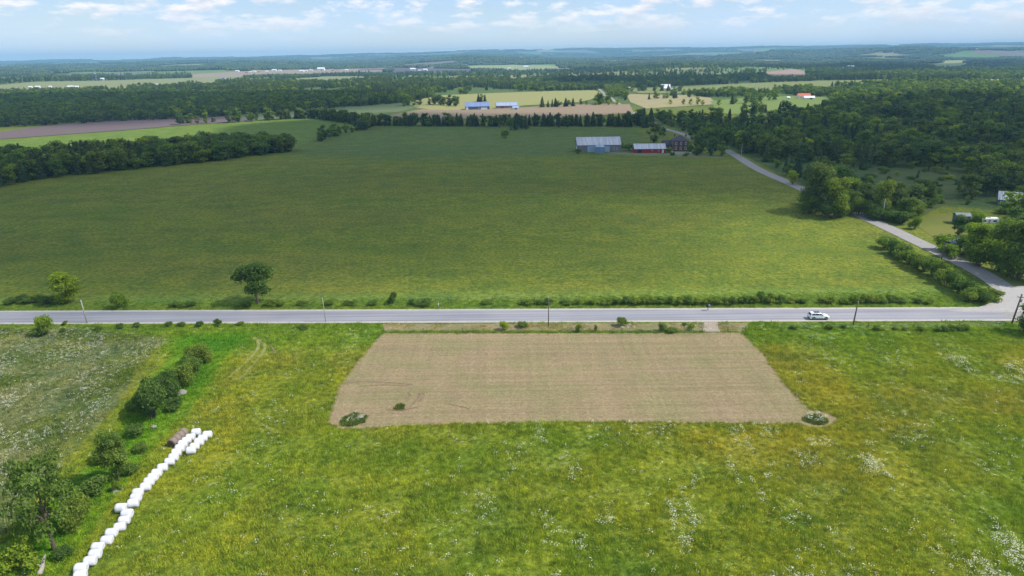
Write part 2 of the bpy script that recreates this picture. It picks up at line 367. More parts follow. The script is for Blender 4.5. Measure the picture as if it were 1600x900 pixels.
def drape(name, pg, mat, off=0.05, step=None, label=None, parent=None, kind='structure'):
    """a thin sheet laid over the terrain inside a polygon given in metres"""
    bm = bmesh.new(); pg = [tuple(p) for p in pg]
    face = bm.faces.new([bm.verts.new((p[0], p[1], 0)) for p in pg]); bmesh.ops.triangulate(bm, faces=[face])
    xs = [p[0] for p in pg]; ys = [p[1] for p in pg]
    if step:
        for lo, hi, no, mk in ((min(xs), max(xs), (1, 0, 0), lambda v: (v, 0, 0)), (min(ys), max(ys), (0, 1, 0), lambda v: (0, v, 0))):
            v = lo + step
            while v < hi:
                bmesh.ops.bisect_plane(bm, geom=bm.verts[:] + bm.edges[:] + bm.faces[:], plane_co=mk(v), plane_no=no, dist=1e-4); v += step
    co = np.array([v.co[:2] for v in bm.verts]); z = height(co[:, 0], co[:, 1])
    for v, zz in zip(bm.verts, z): v.co.z = zz + off
    for f in bm.faces:
        if f.normal.z < 0: f.normal_flip()
    bm.normal_update()
    for f in bm.faces:
        if f.normal.z < 0: f.normal_flip()
    o = link(name, bm_mesh(name, bm), mat, parent)
    return tag(o, label, None, None, kind)
def ribbon(name, line, widths, mat, off, label=None, sub=1, kind='structure'):
    """a strip along a polyline (metres), with a width at each point"""
    pts = []; ws = []
    for k in range(len(line) - 1):
        for s in range(sub):
            t = s / sub; pts.append(Vector(line[k]) * (1 - t) + Vector(line[k + 1]) * t); ws.append(widths[k] * (1 - t) + widths[k + 1] * t)
    pts.append(Vector(line[-1])); ws.append(widths[-1])
    V = []; F = []
    for i, p in enumerate(pts):
        d = (pts[min(i + 1, len(pts) - 1)] - pts[max(i - 1, 0)]).normalized(); n = Vector((-d.y, d.x))
        for s in (-1, 0, 1):
            q = p + n * s * ws[i] / 2; V.append((q.x, q.y, hz(q.x, q.y) + off))
    for i in range(len(pts) - 1):
        for k in (0, 1): F.append((3 * i + k + 1, 3 * i + k, 3 * i + 3 + k, 3 * i + 4 + k))
    return tag(link(name, pydata(name, V, F), mat), label, None, None, kind)
def curve2(pts, n=6):
    """Catmull-Rom through 2-D points"""
    P_ = [Vector(pts[0])] + [Vector(p) for p in pts] + [Vector(pts[-1])]; out = []
    for i in range(1, len(P_) - 2):
        for k in range(n):
            t = k / n; a, b, c, d = P_[i - 1:i + 3]
            out.append(0.5 * ((2 * b) + (c - a) * t + (2 * a - 5 * b + 4 * c - d) * t * t + (3 * b - a - 3 * c + d) * t ** 3))
    out.append(P_[-2]); return [tuple(p) for p in out]

M_ROAD = mat_road()
def mat_mown():
    m, nt, N, L, b = newmat('mown_stubble'); pos = N.new('ShaderNodeNewGeometry').outputs['Position']
    v = noise_n(N, L, 2.2, 7, .8, pos); w = noise_n(N, L, .09, 5, .62, pos, (1, 1.5, 1)); f = noise_n(N, L, 1.0, 4, .6, pos, (.025, 1.1, 1, .012)); g = noise_n(N, L, 1.0, 3, .6, pos, (.9, .03, 1, .1))
    c = mix_n(N, L, ramp_n(N, L, w, [(.36, 0.), (.66, 1.)]), (.250, .187, .108), (.208, .182, .088))
    for q, lo, hi in ((v, .62, 1.42), (f, .87, 1.12), (g, .93, 1.07)): c = mix_n(N, L, 1.0, c, ramp_n(N, L, q, [(.3, (lo,) * 3), (.7, (hi,) * 3)]), 'MULTIPLY')
    L.new(c, b.inputs['Base Color']); b.inputs['Roughness'].default_value = .95; b.inputs['Specular IOR Level'].default_value = .1; bump_n(N, L, v, .8, .2, b); return m
M_GRAVEL = mat_field('pale_gravel', (0.40, 0.37, 0.33), 0.06, 0, 0.18, None, 0.3)
M_SIDE = mat_field('grey_gravel_road', (0.28, 0.262, 0.25), 0.08, 0, 0.16, None, 0.3)
M_MOWN = mat_mown()
M_VERGE = mat_field('dry_verge_grass', (0.235, 0.185, 0.105), 0.15, 0.0, 0.3, (0.15, 0.16, 0.06), 0.7)
M_DIRT = mat_field('bare_dirt', (0.29, 0.24, 0.19), 0.05, 0, 0.15)

road_l = P1(0, 496.3); road_r = P1(1500, 490.8)
rd = (Vector(road_r[:2]) - Vector(road_l[:2])).normalized(); rc = Vector(road_l[:2])
rp = lambda s, o=0: tuple(rc + rd * s + Vector((-rd.y, rd.x)) * o)
ROADY = lambda x: rc.y + rd.y / rd.x * (x - rc.x)
def straight(name, o, w, mat, off, label, s0=-900, s1=1200):
    return ribbon(name, [rp(s0 + (s1 - s0) * k / 60, o) for k in range(61)], [w] * 61, mat, off, label)
straight('road_shoulder', 0, 9.0, M_GRAVEL, 0.075, 'pale gravel shoulders along the paved country road')
straight('road', 0, 6.9, M_ROAD, 0.10, 'grey paved country road crossing the picture from side to side')

side_px = [(1592, 500), (1588, 478), (1570, 452), (1535, 428), (1490, 405), (1400, 362), (1320, 325), (1228, 284), (1180, 262), (1137, 236), (1100, 222), (1062, 208), (1030, 198), (1012, 186), (988, 176), (972, 166), (958, 156), (944, 146), (936, 139)]
side_w = [tuple(p[:2]) for p in P([a for a, b in side_px], [b for a, b in side_px])]
SIDE = curve2(side_w, 5)
ribbon('side_road', SIDE, [5.8] * len(SIDE), M_SIDE, 0.115, 'narrow gravel side road running away from the junction past the farm')
# the flared mouth of the junction
APRON = poly([(1480, 486.5), (1528, 481), (1556, 471), (1568, 458), (1560, 448), (1610, 448), (1700, 470), (1700, 488), (1500, 488)])
LANE = poly([(1515, 404), (1540, 407), (1562, 408), (1610, 420), (1610, 414), (1565, 403), (1520, 399)])
drape('junction_apron', APRON, mat_field('packed_gravel', (0.35, 0.33, 0.315), 0.05, 0, 0.15), 0.13, None, 'pale packed gravel apron where the side road meets the paved road')
drape('farm_lane', LANE, M_GRAVEL, 0.12, None, 'pale gravel lane branching off the side road')
drape('mown_field', MOWN_W, M_MOWN, 0.06, None, 'large mown tan rectangle of stubble in front of the road')
drape('dry_verge', poly([(598, 506.5), (1172, 504.5), (1162, 519), (1120, 519), (600, 519)]), M_VERGE, 0.055, None, 'strip of dry brown grass between the mown field and the road')
drape('gravel_entrance', poly([(1100, 503), (1121, 503), (1122, 512), (1126, 520), (1098, 520)]), M_DIRT, 0.12, None, 'pale gravel entrance from the road into the mown field')
drape('lawn', poly([(1432, 352), (1452, 336), (1500, 336), (1560, 352), (1560, 372), (1510, 368), (1500, 385), (1470, 380)]), mat_field('lawn_grass', (0.125, 0.15, 0.028), 0.1, 0, 0.2, (0.16, 0.15, 0.04)), 0.07, None, 'short mown lawn beside the side road')
drape('roadside_grass', poly([(1325, 335), (1345, 338), (1420, 368), (1500, 398), (1545, 418), (1600, 442), (1600, 450), (1560, 442), (1500, 411), (1400, 367)]), mat_field('roadside_grass_mix', (0.17, 0.165, 0.045), 0.1, 0, 0.2, (0.11, 0.17, 0.025)), 0.05, None, 'yellowish grass strip between the side road and the lawn')
# far fields
def field(name, px, col, label, rows=0.12, green=None, off=0.35, rot=0.2, step=60, var=0.15):
    drape(name, poly(px), mat_field(name + '_soil', col, rows, rot, var, green), off, step, label)
field('ploughed_field', [(-80, 218), (60, 198), (190, 186), (300, 183), (400, 181), (408, 188), (300, 195), (190, 204), (0, 218)], (0.135, 0.10, 0.098), 'purple brown ploughed field behind the lit hay field')
field('grey_green_field', [(190, 186), (300, 178), (420, 170), (560, 163), (640, 160), (660, 166), (620, 176), (520, 178), (410, 188), (300, 184)], (0.11, 0.145, 0.065), 'grey green crop strip below the left wood')
field('yellow_field', [(640, 158), (690, 149), (800, 144.5), (930, 141), (948, 150), (905, 160), (820, 165), (760, 172), (680, 172), (640, 168)], (0.24, 0.26, 0.085), 'bright yellow green field behind the blue barns', 0.1, (0.28, 0.24, 0.11))
field('stubble_field', [(600, 182), (660, 171), (720, 171), (820, 168), (900, 163), (984, 163), (990, 176), (900, 184), (700, 186)], (0.25, 0.19, 0.125), 'brown stubble field around the blue barns')
field('tan_field', [(978, 147), (1080, 149), (1110, 153), (1120, 163), (1010, 170), (985, 160)], (0.34, 0.26, 0.17), 'tan bare field beyond the side road', 0.12, (0.22, 0.24, 0.08))
field('long_green_field', [(975, 138), (1080, 134), (1200, 129), (1400, 124), (1400, 131), (1240, 139), (1120, 146), (1000, 146)], (0.19, 0.235, 0.075), 'long pale green field beyond the white farm', 0.08, (0.16, 0.15, 0.06), 0.5)
field('sunlit_pasture', [(1110, 158), (1180, 152), (1240, 150), (1292, 152), (1300, 163), (1240, 178), (1180, 184), (1120, 176)], (0.15, 0.20, 0.05), 'sunlit green pasture in front of the red roofed house', 0.08, None, 0.4)
field('scrub_clearing', [(1312, 290), (1330, 262), (1400, 258), (1480, 260), (1530, 270), (1520, 292), (1480, 318), (1440, 338), (1380, 330), (1330, 310)], (0.062, 0.098, 0.026), 'rough green clearing in the right hand wood', 0.1, (0.10, 0.115, 0.04), 0.08, step=20)
field('distant_pasture', [(-40, 137), (60, 128), (200, 125), (330, 121), (420, 117), (440, 122), (330, 131), (200, 139), (-40, 147)], (0.19, 0.235, 0.09), 'pale distant pasture below the left hills', 0.1, (0.23, 0.2, 0.11), 0.8, step=90)
field('distant_brown_field', [(300, 116), (400, 110), (520, 107.5), (600, 107), (600, 112), (500, 115), (380, 120), (300, 122)], (0.27, 0.215, 0.15), 'distant tan field with white farm buildings', 0.1, None, 1.0, step=120)
field('hollow_field', [(462, 123), (520, 119.5), (568, 119.5), (575, 125), (520, 130), (465, 130)], (0.2, 0.22, 0.1), 'small pale field in the wood left of centre', 0.1, None, 0.8, step=90)
field('dark_ploughed_field', [(560, 107), (640, 106), (740, 108), (740, 114), (640, 114), (560, 111)], (0.105, 0.09, 0.105), 'dark purple ploughed field in the far distance', 0.1, None, 1.0, step=120)
field('pale_distant_meadow', [(725, 103), (800, 101), (870, 103), (900, 108), (800, 110), (730, 108)], (0.24, 0.27, 0.11), 'pale meadow strip under the central hills', 0.1, None, 1.0, step=120)
field('pink_field', [(1192, 113), (1240, 108), (1258, 112), (1262, 121), (1200, 124)], (0.31, 0.21, 0.16), 'pinkish ploughed field among dark trees', 0.1, None, 1.0, step=90)
field('hillside_meadow', [(1458, 101), (1478, 94), (1512, 94), (1512, 101), (1485, 106), (1462, 107)], (0.25, 0.27, 0.1), 'pale green meadow on the right hand hillside', 0.1, None, 1.5, step=90)
field('far_lane', [(1440, 128), (1520, 125), (1600, 122), (1650, 121), (1650, 124), (1600, 126), (1520, 129.5), (1445, 132)], (0.33, 0.29, 0.23), 'long pale bare strip between trees at the right', 0.05, None, 1.0, step=120)

# ------------------------------------------------------------------ trees
def leaf_quads(P_, Nrm, size, rng, jit=0.8):
    n = len(P_); nr = Nrm + rng.normal(0, jit, (n, 3)); nr /= np.linalg.norm(nr, axis=1)[:, None] + 1e-9
    t = np.cross(nr, rng.normal(0, 1, (n, 3))); t /= np.linalg.norm(t, axis=1)[:, None] + 1e-9; b = np.cross(nr, t)
    s = (size * rng.uniform(0.55, 1.25, n))[:, None]; r = rng.uniform(0.5, 0.9, n)[:, None]
    return np.stack([P_ - t * s * .5, P_ - b * s * r * .5 + nr * s * 0.1, P_ + t * s * .5, P_ + b * s * r * .5 + nr * s * .1], 1)
def icos(sub, c, r, rng, squash=1.0):
    bm = bmesh.new(); bmesh.ops.create_icosphere(bm, subdivisions=sub, radius=1)
    v = np.array([q.co[:] for q in bm.verts]); f = np.array([[q.index for q in g.verts] for g in bm.faces]); bm.free()
    v = v * (1 + rng.uniform(-.14, .14, (len(v), 1))) * r; v[:, 2] *= squash; return v + c, f
def crown(name, blobs, n, size, seed, mat, core=1, gap=0.0, low=0.25):
    rng = np.random.default_rng(seed); B = np.array(blobs, float); w = B[:, 3] ** 2; w /= w.sum()
    k = rng.choice(len(B), n, p=w); d = rng.normal(0, 1, (n, 3)); d[:, 2] = np.where(rng.random(n) < low, d[:, 2], np.abs(d[:, 2])); d /= np.linalg.norm(d, axis=1)[:, None]
    r = B[k, 3] * rng.uniform(0.72, 1.12, n); pos = B[k, :3] + d * r[:, None] * np.array([1, 1, 0.85])
    pos[:, 2] = np.maximum(pos[:, 2], 0.05)
    tone_b = rng.random(len(B)); q = leaf_quads(pos, d + [0, 0, .25], size, rng)
    V = [q.reshape(-1, 3)]; F = [np.arange(n * 4).reshape(-1, 4)]; T = [np.repeat(np.clip(0.35 * tone_b[k] + 0.75 * rng.random(n) ** 1.5, 0, 1), 4)]; off = n * 4
    me = bpy.data.meshes.new(name); Ft = []
    if core:
        for i, b in enumerate(B):
            v, f = icos(1, b[:3], b[3] * 0.58, rng, 0.85); v[:, 2] = np.maximum(v[:, 2], 0.02)
            V.append(v); Ft += (f + off).tolist(); T.append(np.full(len(v), 0.3)); off += len(v)
    V = np.concatenate(V); me.from_pydata(V.tolist(), [], F[0].tolist() + Ft); me.update()
    a = me.attributes.new('tone', 'FLOAT', 'POINT'); a.data.foreach_set('value', np.concatenate(T).astype(np.float32))
    me.materials.append(mat); return me
def blob_tree(H, spread, nb, seed, base=0.32, rb=(0.12, 0.19)):
    rng = np.random.default_rng(seed); out = []
    for i in range(nb):
        z = rng.uniform(base, 0.9); env = math.sqrt(max(0.05, 1 - ((z - 0.58) / 0.42) ** 2)); a = i * 2.399 + rng.uniform(-.5, .5)
        rad = spread * env * rng.uniform(0.35, 0.85); out.append((math.cos(a) * rad * H, math.sin(a) * rad * H, z * H, rng.uniform(*rb) * H))
    out.append((0, 0, 0.86 * H, rb[0] * H)); out.append((0, 0, 0.6 * H, rb[1] * H)); return out
def trunk_mesh(name, H, blobs, r, seed, limbs=5):
    rng = np.random.default_rng(seed); bm = bmesh.new(); lean = rng.uniform(-.03, .03, 2) * H
    tube(bm, [(0, 0, -.3), (lean[0] * .3, lean[1] * .3, H * .2), (lean[0], lean[1], H * .45), (0, 0, H * .7)], [r * 1.25, r * .9, r * .65, r * .25], 8)
    for b in sorted(blobs, key=lambda b: -b[3])[:limbs]:
        tube(bm, [(lean[0] * .5, lean[1] * .5, H * rng.uniform(.22, .4)), ((b[0] + lean[0]) * .5, (b[1] + lean[1]) * .5, b[2] * .75), (b[0], b[1], b[2])], [r * .45, r * .3, r * .1], 5)
    me = bm_mesh(name, bm); me.materials.append(MAT_BARK); return me
def conifer(name, H, wid, n, size, seed, mat):
    rng = np.random.default_rng(seed); z = 0.06 * H + (rng.random(n) ** 1.25) * 0.94 * H; lay = np.floor(z / (H * .085)); fr = z / (H * .085) - lay
    rad = wid * (1 - z / H) ** 0.85 * (0.72 + 0.42 * (1 - fr)) * rng.uniform(.75, 1.05, n) + .06; a = rng.uniform(0, 6.283, n); rad *= 1 + .18 * np.sin(a * 5 + lay * 1.7)
    pos = np.stack([np.cos(a) * rad, np.sin(a) * rad, z], -1); nr = np.stack([np.cos(a) * .6, np.sin(a) * .6, np.full(n, .8)], -1)
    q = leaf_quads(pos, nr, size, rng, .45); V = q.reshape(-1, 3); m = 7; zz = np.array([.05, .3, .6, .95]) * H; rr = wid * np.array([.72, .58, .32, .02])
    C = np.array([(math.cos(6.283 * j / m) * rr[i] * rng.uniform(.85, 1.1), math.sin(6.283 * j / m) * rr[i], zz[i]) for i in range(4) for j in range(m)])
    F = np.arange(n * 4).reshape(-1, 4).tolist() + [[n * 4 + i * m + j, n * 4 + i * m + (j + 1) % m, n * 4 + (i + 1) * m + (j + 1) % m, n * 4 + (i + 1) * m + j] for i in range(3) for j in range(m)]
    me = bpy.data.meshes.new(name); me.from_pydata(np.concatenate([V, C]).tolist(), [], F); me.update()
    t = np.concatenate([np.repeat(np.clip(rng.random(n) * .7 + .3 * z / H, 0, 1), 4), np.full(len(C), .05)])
    me.attributes.new('tone', 'FLOAT', 'POINT').data.foreach_set('value', t.astype(np.float32)); me.materials.append(mat); return me
def trunk_simple(name, H, r):
    bm = bmesh.new(); tube(bm, [(0, 0, -.4), (0, 0, H * .4), (0, 0, H * .9)], [r, r * .7, r * .15], 6); me = bm_mesh(name, bm); me.materials.append(MAT_BARK); return me

LIB = {}    # kind -> list of (crown mesh, trunk mesh), all 10 m tall
def lib_broad(kind, nv, n, size, mat, seed0, spread=0.34, nb=13, core=1, base=.32, rb=(.12, .19)):
    out = []
    for k in range(nv):
        b = blob_tree(10, spread * (0.9 + 0.1 * (k % 3)), nb, seed0 + k, base, rb)
        out.append((crown(kind + '_crown', b, n, size, seed0 + 50 + k, mat, core), trunk_mesh(kind + '_trunk', 10, b, .24, seed0 + k)))
    LIB[kind] = out
lib_broad('near', 4, 5600, .44, MAT_LEAF, 100, .35, 21, 1, .13, (.11, .19))
lib_broad('near_bright', 2, 5400, .44, MAT_LEAF_BRIGHT, 140, .35, 19, 1, .13, (.11, .19))
lib_broad('near_dark', 3, 5600, .44, MAT_LEAF_DARK, 160, .35, 21, 1, .14, (.11, .19))
lib_broad('open', 2, 3600, .42, MAT_LEAF, 180, .44, 30, 0, .22, (.07, .12))
lib_broad('mid', 5, 700, .8, MAT_LEAF, 200, .36, 13, base=.1)
lib_broad('mid_dark', 5, 700, .8, MAT_LEAF_DARK, 230, .36, 13, base=.1)
lib_broad('mid_bright', 3, 700, .8, MAT_LEAF_BRIGHT, 260, .36, 13, base=.1)
LIB['conifer'] = [(conifer('conifer_crown', 10, 2.3 + .25 * k, 650, .75, 300 + k, MAT_CON_AND_SHADE), trunk_simple('conifer_trunk', 10, .16)) for k in range(4)]
def shrub_lib(kind, nv, n, size, mat, seed0, wide=.62):
    out = []
    for k in range(nv):
        rng = np.random.default_rng(seed0 + k); b = []
        for i in range(9):
            a = i * 2.4 + rng.uniform(-.4, .4); rr = 10 * wide * rng.uniform(.1, .75); b.append((math.cos(a) * rr, math.sin(a) * rr, 10 * rng.uniform(.22, .68), 10 * rng.uniform(.22, .32)))
        bm = bmesh.new()
        for i in range(5):
            x, y, z, r = b[i]; tube(bm, [(x * .1, y * .1, -.5), (x * .5, y * .5, z * .5), (x, y, z + r * .5)], [.3, .2, .06], 5)
        st = bm_mesh(kind + '_stem', bm); st.materials.append(MAT_BARK)
        out.append((crown(kind + '_crown', b, n, size, seed0 + 30 + k, mat, 1, low=.5), st))
    LIB[kind] = out
shrub_lib('shrub', 4, 1500, 1.0, MAT_BUSH, 400); shrub_lib('shrub_dark', 3, 1500, 1.0, MAT_LEAF, 430); shrub_lib('shrub_bright', 2, 1500, 1.0, MAT_LEAF_BRIGHT, 450)
shrub_lib('shrub_big', 3, 5200, .6, MAT_BUSH, 470, .55)

def plant(kind, loc, H, label, cat='tree', group=None, name='broadleaf_tree', wide=1.0, part='crown', rz=None, var=None):
    c, t = LIB[kind][random.randrange(len(LIB[kind])) if var is None else var]
    s = H / 10.0; r = empty(name, loc, label, cat, group, random.uniform(0, 6.28) if rz is None else rz, (s * wide, s * wide, s))
    link('stem' if 'shrub' in kind else 'trunk', t, None, r); link('foliage' if 'shrub' in kind else 'crown', c, None, r)
    return r
def plant_px(kind, px, py, hpx, label, cat='tree', group=None, name='broadleaf_tree', wpx=None, **k):
    p = P1(px, py); H = metres(hpx, p) / 0.97
    w = 1.0
    if wpx: w = metres(wpx, p) / (H * (0.86 if 'shrub' not in kind else 1.25))
    return plant(kind, p, H, label, cat, group, name, w, **k)

# --- single trees and shrubs seen by the road and in the foreground
plant_px('near_bright', 107, 474, 48, 'bright green young maple by the road, left of the leaning pole', wpx=58, name='maple_tree', var=0)
plant_px('near', 403, 475, 64, 'round green maple standing alone behind the road', wpx=66, name='maple_tree', var=2)
plant_px('shrub_bright', 186, 481, 25, 'yellow green bush just right of the young maple', 'bush', wpx=28, name='bush')
plant_px('shrub_bright', 70, 524, 38, 'tall yellow green bush in front of the road at the left', 'bush', wpx=26, name='bush')
plant_px('shrub_dark', 66, 524, 15, 'low dark bush at the foot of the tall yellow green bush', 'bush', wpx=30, name='bush')
plant_px('shrub_dark', 613, 475, 20, 'small upright bush beside the far edge of the road', 'bush', wpx=16, name='bush')
plant_px('shrub_dark', 664, 477, 12, 'low dark shrub beside the white tipped marker stake', 'bush', wpx=28, name='bush')
plant_px('shrub_bright', 787, 516, 17, 'loose pale bush on the dry strip left of the middle pole', 'bush', wpx=16, name='bush')
plant_px('shrub', 816, 512, 10, 'low rounded bush on the dry strip near the middle pole', 'bush', wpx=18, name='bush')
plant_px('shrub', 903, 519, 15, 'small upright bush on the fence line right of the middle pole', 'bush', wpx=11, name='bush')
plant_px('shrub', 931, 518, 13, 'thin sapling like bush on the fence line', 'bush', wpx=6, name='bush')
plant_px('shrub', 971, 510, 16, 'round green bush overlapping the near edge of the road', 'bush', wpx=18, name='bush')
plant_px('shrub', 1035, 517, 15, 'leafy bush left of the gravel entrance', 'bush', wpx=14, name='bush')
plant_px('shrub', 1048, 519, 9, 'low spreading bush on the fence line left of the entrance', 'bush', wpx=22, name='bush')
plant_px('shrub_bright', 1080, 517, 14, 'pale bush closest to the gravel entrance', 'bush', wpx=12, name='bush')
plant_px('shrub_dark', 1070, 509, 6, 'tiny dark bush above the pale bush by the entrance', 'bush', wpx=9, name='bush')
# overgrown line between the two left fields
plant_px('shrub_big', 313, 568, 36, 'rounded bush at the road end of the overgrown hedge line', 'bush', wpx=42, name='large_bush', var=0)
plant_px('shrub_big', 287, 602, 40, 'broad bush second from the road end of the hedge line', 'bush', wpx=44, name='large_bush', var=1)
plant_px('shrub_big', 262, 622, 50, 'tall bush in the middle of the dense hedge clump', 'bush', wpx=46, name='large_bush', var=2)
plant_px('shrub_big', 240, 654, 70, 'largest dark bush at the near end of the hedge clump', 'bush', wpx=62, name='large_bush', var=0, rz=1.0)
plant_px('shrub_dark', 303, 586, 16, 'small grey green shrub at the right foot of the hedge clump', 'bush', wpx=20, name='bush')
plant_px('shrub', 214, 682, 24, 'small thin bush between the hedge clump and the dark round tree', 'bush', wpx=30, name='bush')
plant_px('near', 186, 754, 84, 'dark round bushy tree left of the white bales', wpx=56, name='bushy_tree', var=0)
plant_px('shrub', 222, 705, 16, 'small bush at the right shoulder of the dark round tree', 'bush', wpx=26, name='bush')
plant_px('shrub_bright', 183, 768, 22, 'pale sapling at the foot of the dark round tree', 'bush', wpx=16, name='bush')
plant_px('open', 86, 862, 172, 'tall open tree with a bare grey trunk in the near left corner', wpx=100, name='tall_tree', var=1)
plant_px('shrub', 150, 775, 34, 'green shrub between the dark round tree and the tall open tree', 'bush', wpx=44, name='large_bush')
plant_px('shrub', 205, 742, 20, 'low shrub at the right foot of the dark round tree', 'bush', wpx=30, name='bush')
plant_px('shrub_big', 216, 640, 34, 'shaded bush on the left flank of the hedge clump', 'bush', wpx=36, name='large_bush', var=2)
plant_px('shrub', 272, 640, 22, 'light green bush on the right foot of the hedge clump', 'bush', wpx=30, name='bush')
plant_px('shrub_big', 298, 586, 34, 'bush joining the hedge clump to its road end bush', 'bush', wpx=40, name='large_bush', var=0)
plant_px('shrub_dark', 160, 722, 26, 'small dark bush on the left of the dark round tree', 'bush', wpx=34, name='bush')
plant_px('shrub_big', 122, 822, 62, 'leafy bush leaning against the right side of the tall tree', 'bush', wpx=56, name='large_bush', var=1)
plant_px('shrub_dark', 58, 832, 56, 'dark shrub mass left of the tall tree trunk', 'bush', wpx=50, name='large_bush')
plant_px('shrub_bright', 40, 888, 56, 'bright green bush in front of the tall tree', 'bush', wpx=56, name='large_bush')
plant_px('shrub_bright', 5, 898, 42, 'bright green bush at the bottom left edge', 'bush', wpx=50, name='large_bush')
plant_px('shrub', 98, 874, 22, 'small shrub at the foot of the tall tree', 'bush', wpx=30, name='bush')
# right edge, junction and house
plant_px('near_dark', 1606, 522, 50, 'dark tree cut by the right edge, below the junction pole', wpx=48, name='broadleaf_tree', var=2)
plant_px('near_bright', 1527, 414, 66, 'yellow green maple by the lane and the small blue roof', wpx=60, name='maple_tree', var=1)
plant_px('near_bright', 1550, 428-22, 50, 'yellow green tree behind the dark trees at the right edge', wpx=44, name='broadleaf_tree', var=0)
plant_px('near', 1576, 432, 88, 'large dark tree overhanging the side road near the junction', wpx=74, name='broadleaf_tree', var=2)
plant_px('near', 1612, 440, 104, 'large dark tree on the right edge beside the junction', wpx=90, name='broadleaf_tree', var=3)
plant_px('near_bright', 1519, 372, 42, 'bright leafy tree between the trailer and the dark shed', wpx=34, name='broadleaf_tree', var=1)
plant_px('near', 1497, 372, 34, 'rounded tree above the small blue roof', wpx=30, name='broadleaf_tree', var=0)
plant_px('shrub_bright', 1473, 392, 28, 'bright green bush at the lower corner of the lawn', 'bush', wpx=36, name='large_bush')
plant_px('shrub', 1490, 398, 18, 'grey green bush between the side road and the blue roof', 'bush', wpx=28, name='bush')
plant_px('shrub_bright', 1429, 358, 22, 'round yellow green bush on the left of the lawn', 'bush', wpx=20, name='bush')
plant_px('near_dark', 1275, 332, 74, 'big dark tree left in the group beside the side road', wpx=62, name='broadleaf_tree', var=0)
plant_px('near', 1303, 340, 60, 'big tree with lit right side in the group beside the side road', wpx=50, name='broadleaf_tree', var=1)
plant_px('shrub_dark', 1262, 322, 26, 'dark bush at the left foot of the roadside tree group', 'bush', wpx=40, name='large_bush')
plant_px('near_bright', 1238, 288, 20, 'small yellow tree up the side road, left of the big dark tree', wpx=22, name='broadleaf_tree', var=0)
for i, (x, y, h, w, kd) in enumerate([(1352, 330, 44, 38, 'near_dark'), (1376, 338, 54, 42, 'near'), (1396, 336, 50, 40, 'near_dark'), (1418, 345, 36, 36, 'near'), (1442, 330, 50, 34, 'near_dark')]):
    plant_px(kd, x, y, h, f'{ORD[i]} tree from the left in the dark group across the side road', group='trees across the side road', wpx=w)
plant_px('mid_dark', 1022, 223, 30, 'dark round tree standing behind the red shed', wpx=30)
for i, (x, y, h, w) in enumerate([(903, 240, 8, 10), (985, 236, 14, 22), (968, 232, 10, 16), (1045, 238, 8, 14), (790, 216, 15, 14), (798, 203, 22, 14)]):
    plant_px('shrub_dark', x, y, h, ['low bush at the left corner of the grey barn', 'dark bush between the grey barn and the red shed', 'bush behind the right corner of the grey barn', 'bush at the right corner of the red shed', 'lone dark bush in the upper field left of the barn', 'dark bush joined to the pointed trees at the field edge'][i], 'bush', wpx=w, name='bush')
for i, (x, y, h) in enumerate([(806, 203, 24), (822, 202, 22), (815, 201, 20), (873, 199, 9), (887, 199, 8)]):
    plant_px('conifer', x, y, h, ['left tall spruce of the group jutting into the field', 'right tall spruce of the group jutting into the field', 'middle spruce of the group jutting into the field', 'small spruce left of its twin at the field top', 'small spruce right of its twin at the field top'][i], name='spruce_tree', wpx=h * .62)
for i, (x, y, h, w, kd) in enumerate([(1266, 334, 34, 40, 'shrub_big'), (1292, 340, 30, 40, 'shrub_big'), (1314, 339, 24, 22, 'shrub'), (1342, 336, 30, 40, 'shrub_big'), (1366, 342, 30, 40, 'shrub_big'), (1390, 344, 28, 38, 'shrub_big'), (1408, 350, 22, 30, 'shrub_dark'), (1430, 338, 28, 36, 'shrub_big'), (1335, 322, 30, 36, 'shrub_big'), (1450, 322, 30, 36, 'shrub_big')]):
    plant_px(kd, x, y, h, f'{ORD[i]} understorey bush from the left in the roadside groups', 'bush', 'bushes under the side road trees', 'large_bush', wpx=w)
for i, (x, y, h, w, kd) in enumerate([(1484, 402, 22, 34, 'shrub_bright'), (1512, 398, 34, 40, 'shrub'), (1540, 398, 42, 44, 'shrub_bright'), (1552, 380, 34, 40, 'shrub'), (1530, 416, 26, 34, 'shrub_dark'), (1562, 424, 44, 50, 'shrub_big'), (1588, 438, 52, 60, 'shrub_big'), (1560, 400, 40, 40, 'shrub_bright'), (1580, 376, 40, 44, 'shrub_big'), (1570, 334, 14, 26, 'shrub_dark'), (1592, 336, 18, 26, 'shrub')]):
    plant_px(kd, x, y, h, f'{ORD[i]} bush in the lush cluster between lane and lawn', 'bush', 'bushes around the cottage', 'large_bush', wpx=w)
for i, (x, y, h, w, kd) in enumerate([(281, 195, 20, 18, 'mid_dark'), (308, 193, 12, 10, 'mid_dark'), (322, 193, 22, 12, 'mid'), (358, 192, 20, 18, 'mid_dark'), (372, 191, 22, 18, 'mid'), (394, 190, 14, 14, 'mid_dark'), (420, 188, 18, 20, 'mid_dark'), (438, 187, 16, 18, 'mid_dark')]):
    plant_px(kd, x, y, h, f'{ORD[i]} field edge tree from the left beside the ploughed field', group='field edge trees at the ploughed field', wpx=w)
drape('farmyard', poly([(968, 236), (990, 237), (1050, 240), (1090, 242), (1135, 246), (1135, 248), (1060, 245), (985, 242.5), (955, 242), (940, 240.5)]), mat_field('farmyard_dirt', (0.20, 0.19, 0.12), .1, 0, .2, (0.10, 0.14, 0.03)), .09, 12, 'worn pale track across the front of the farm buildings')
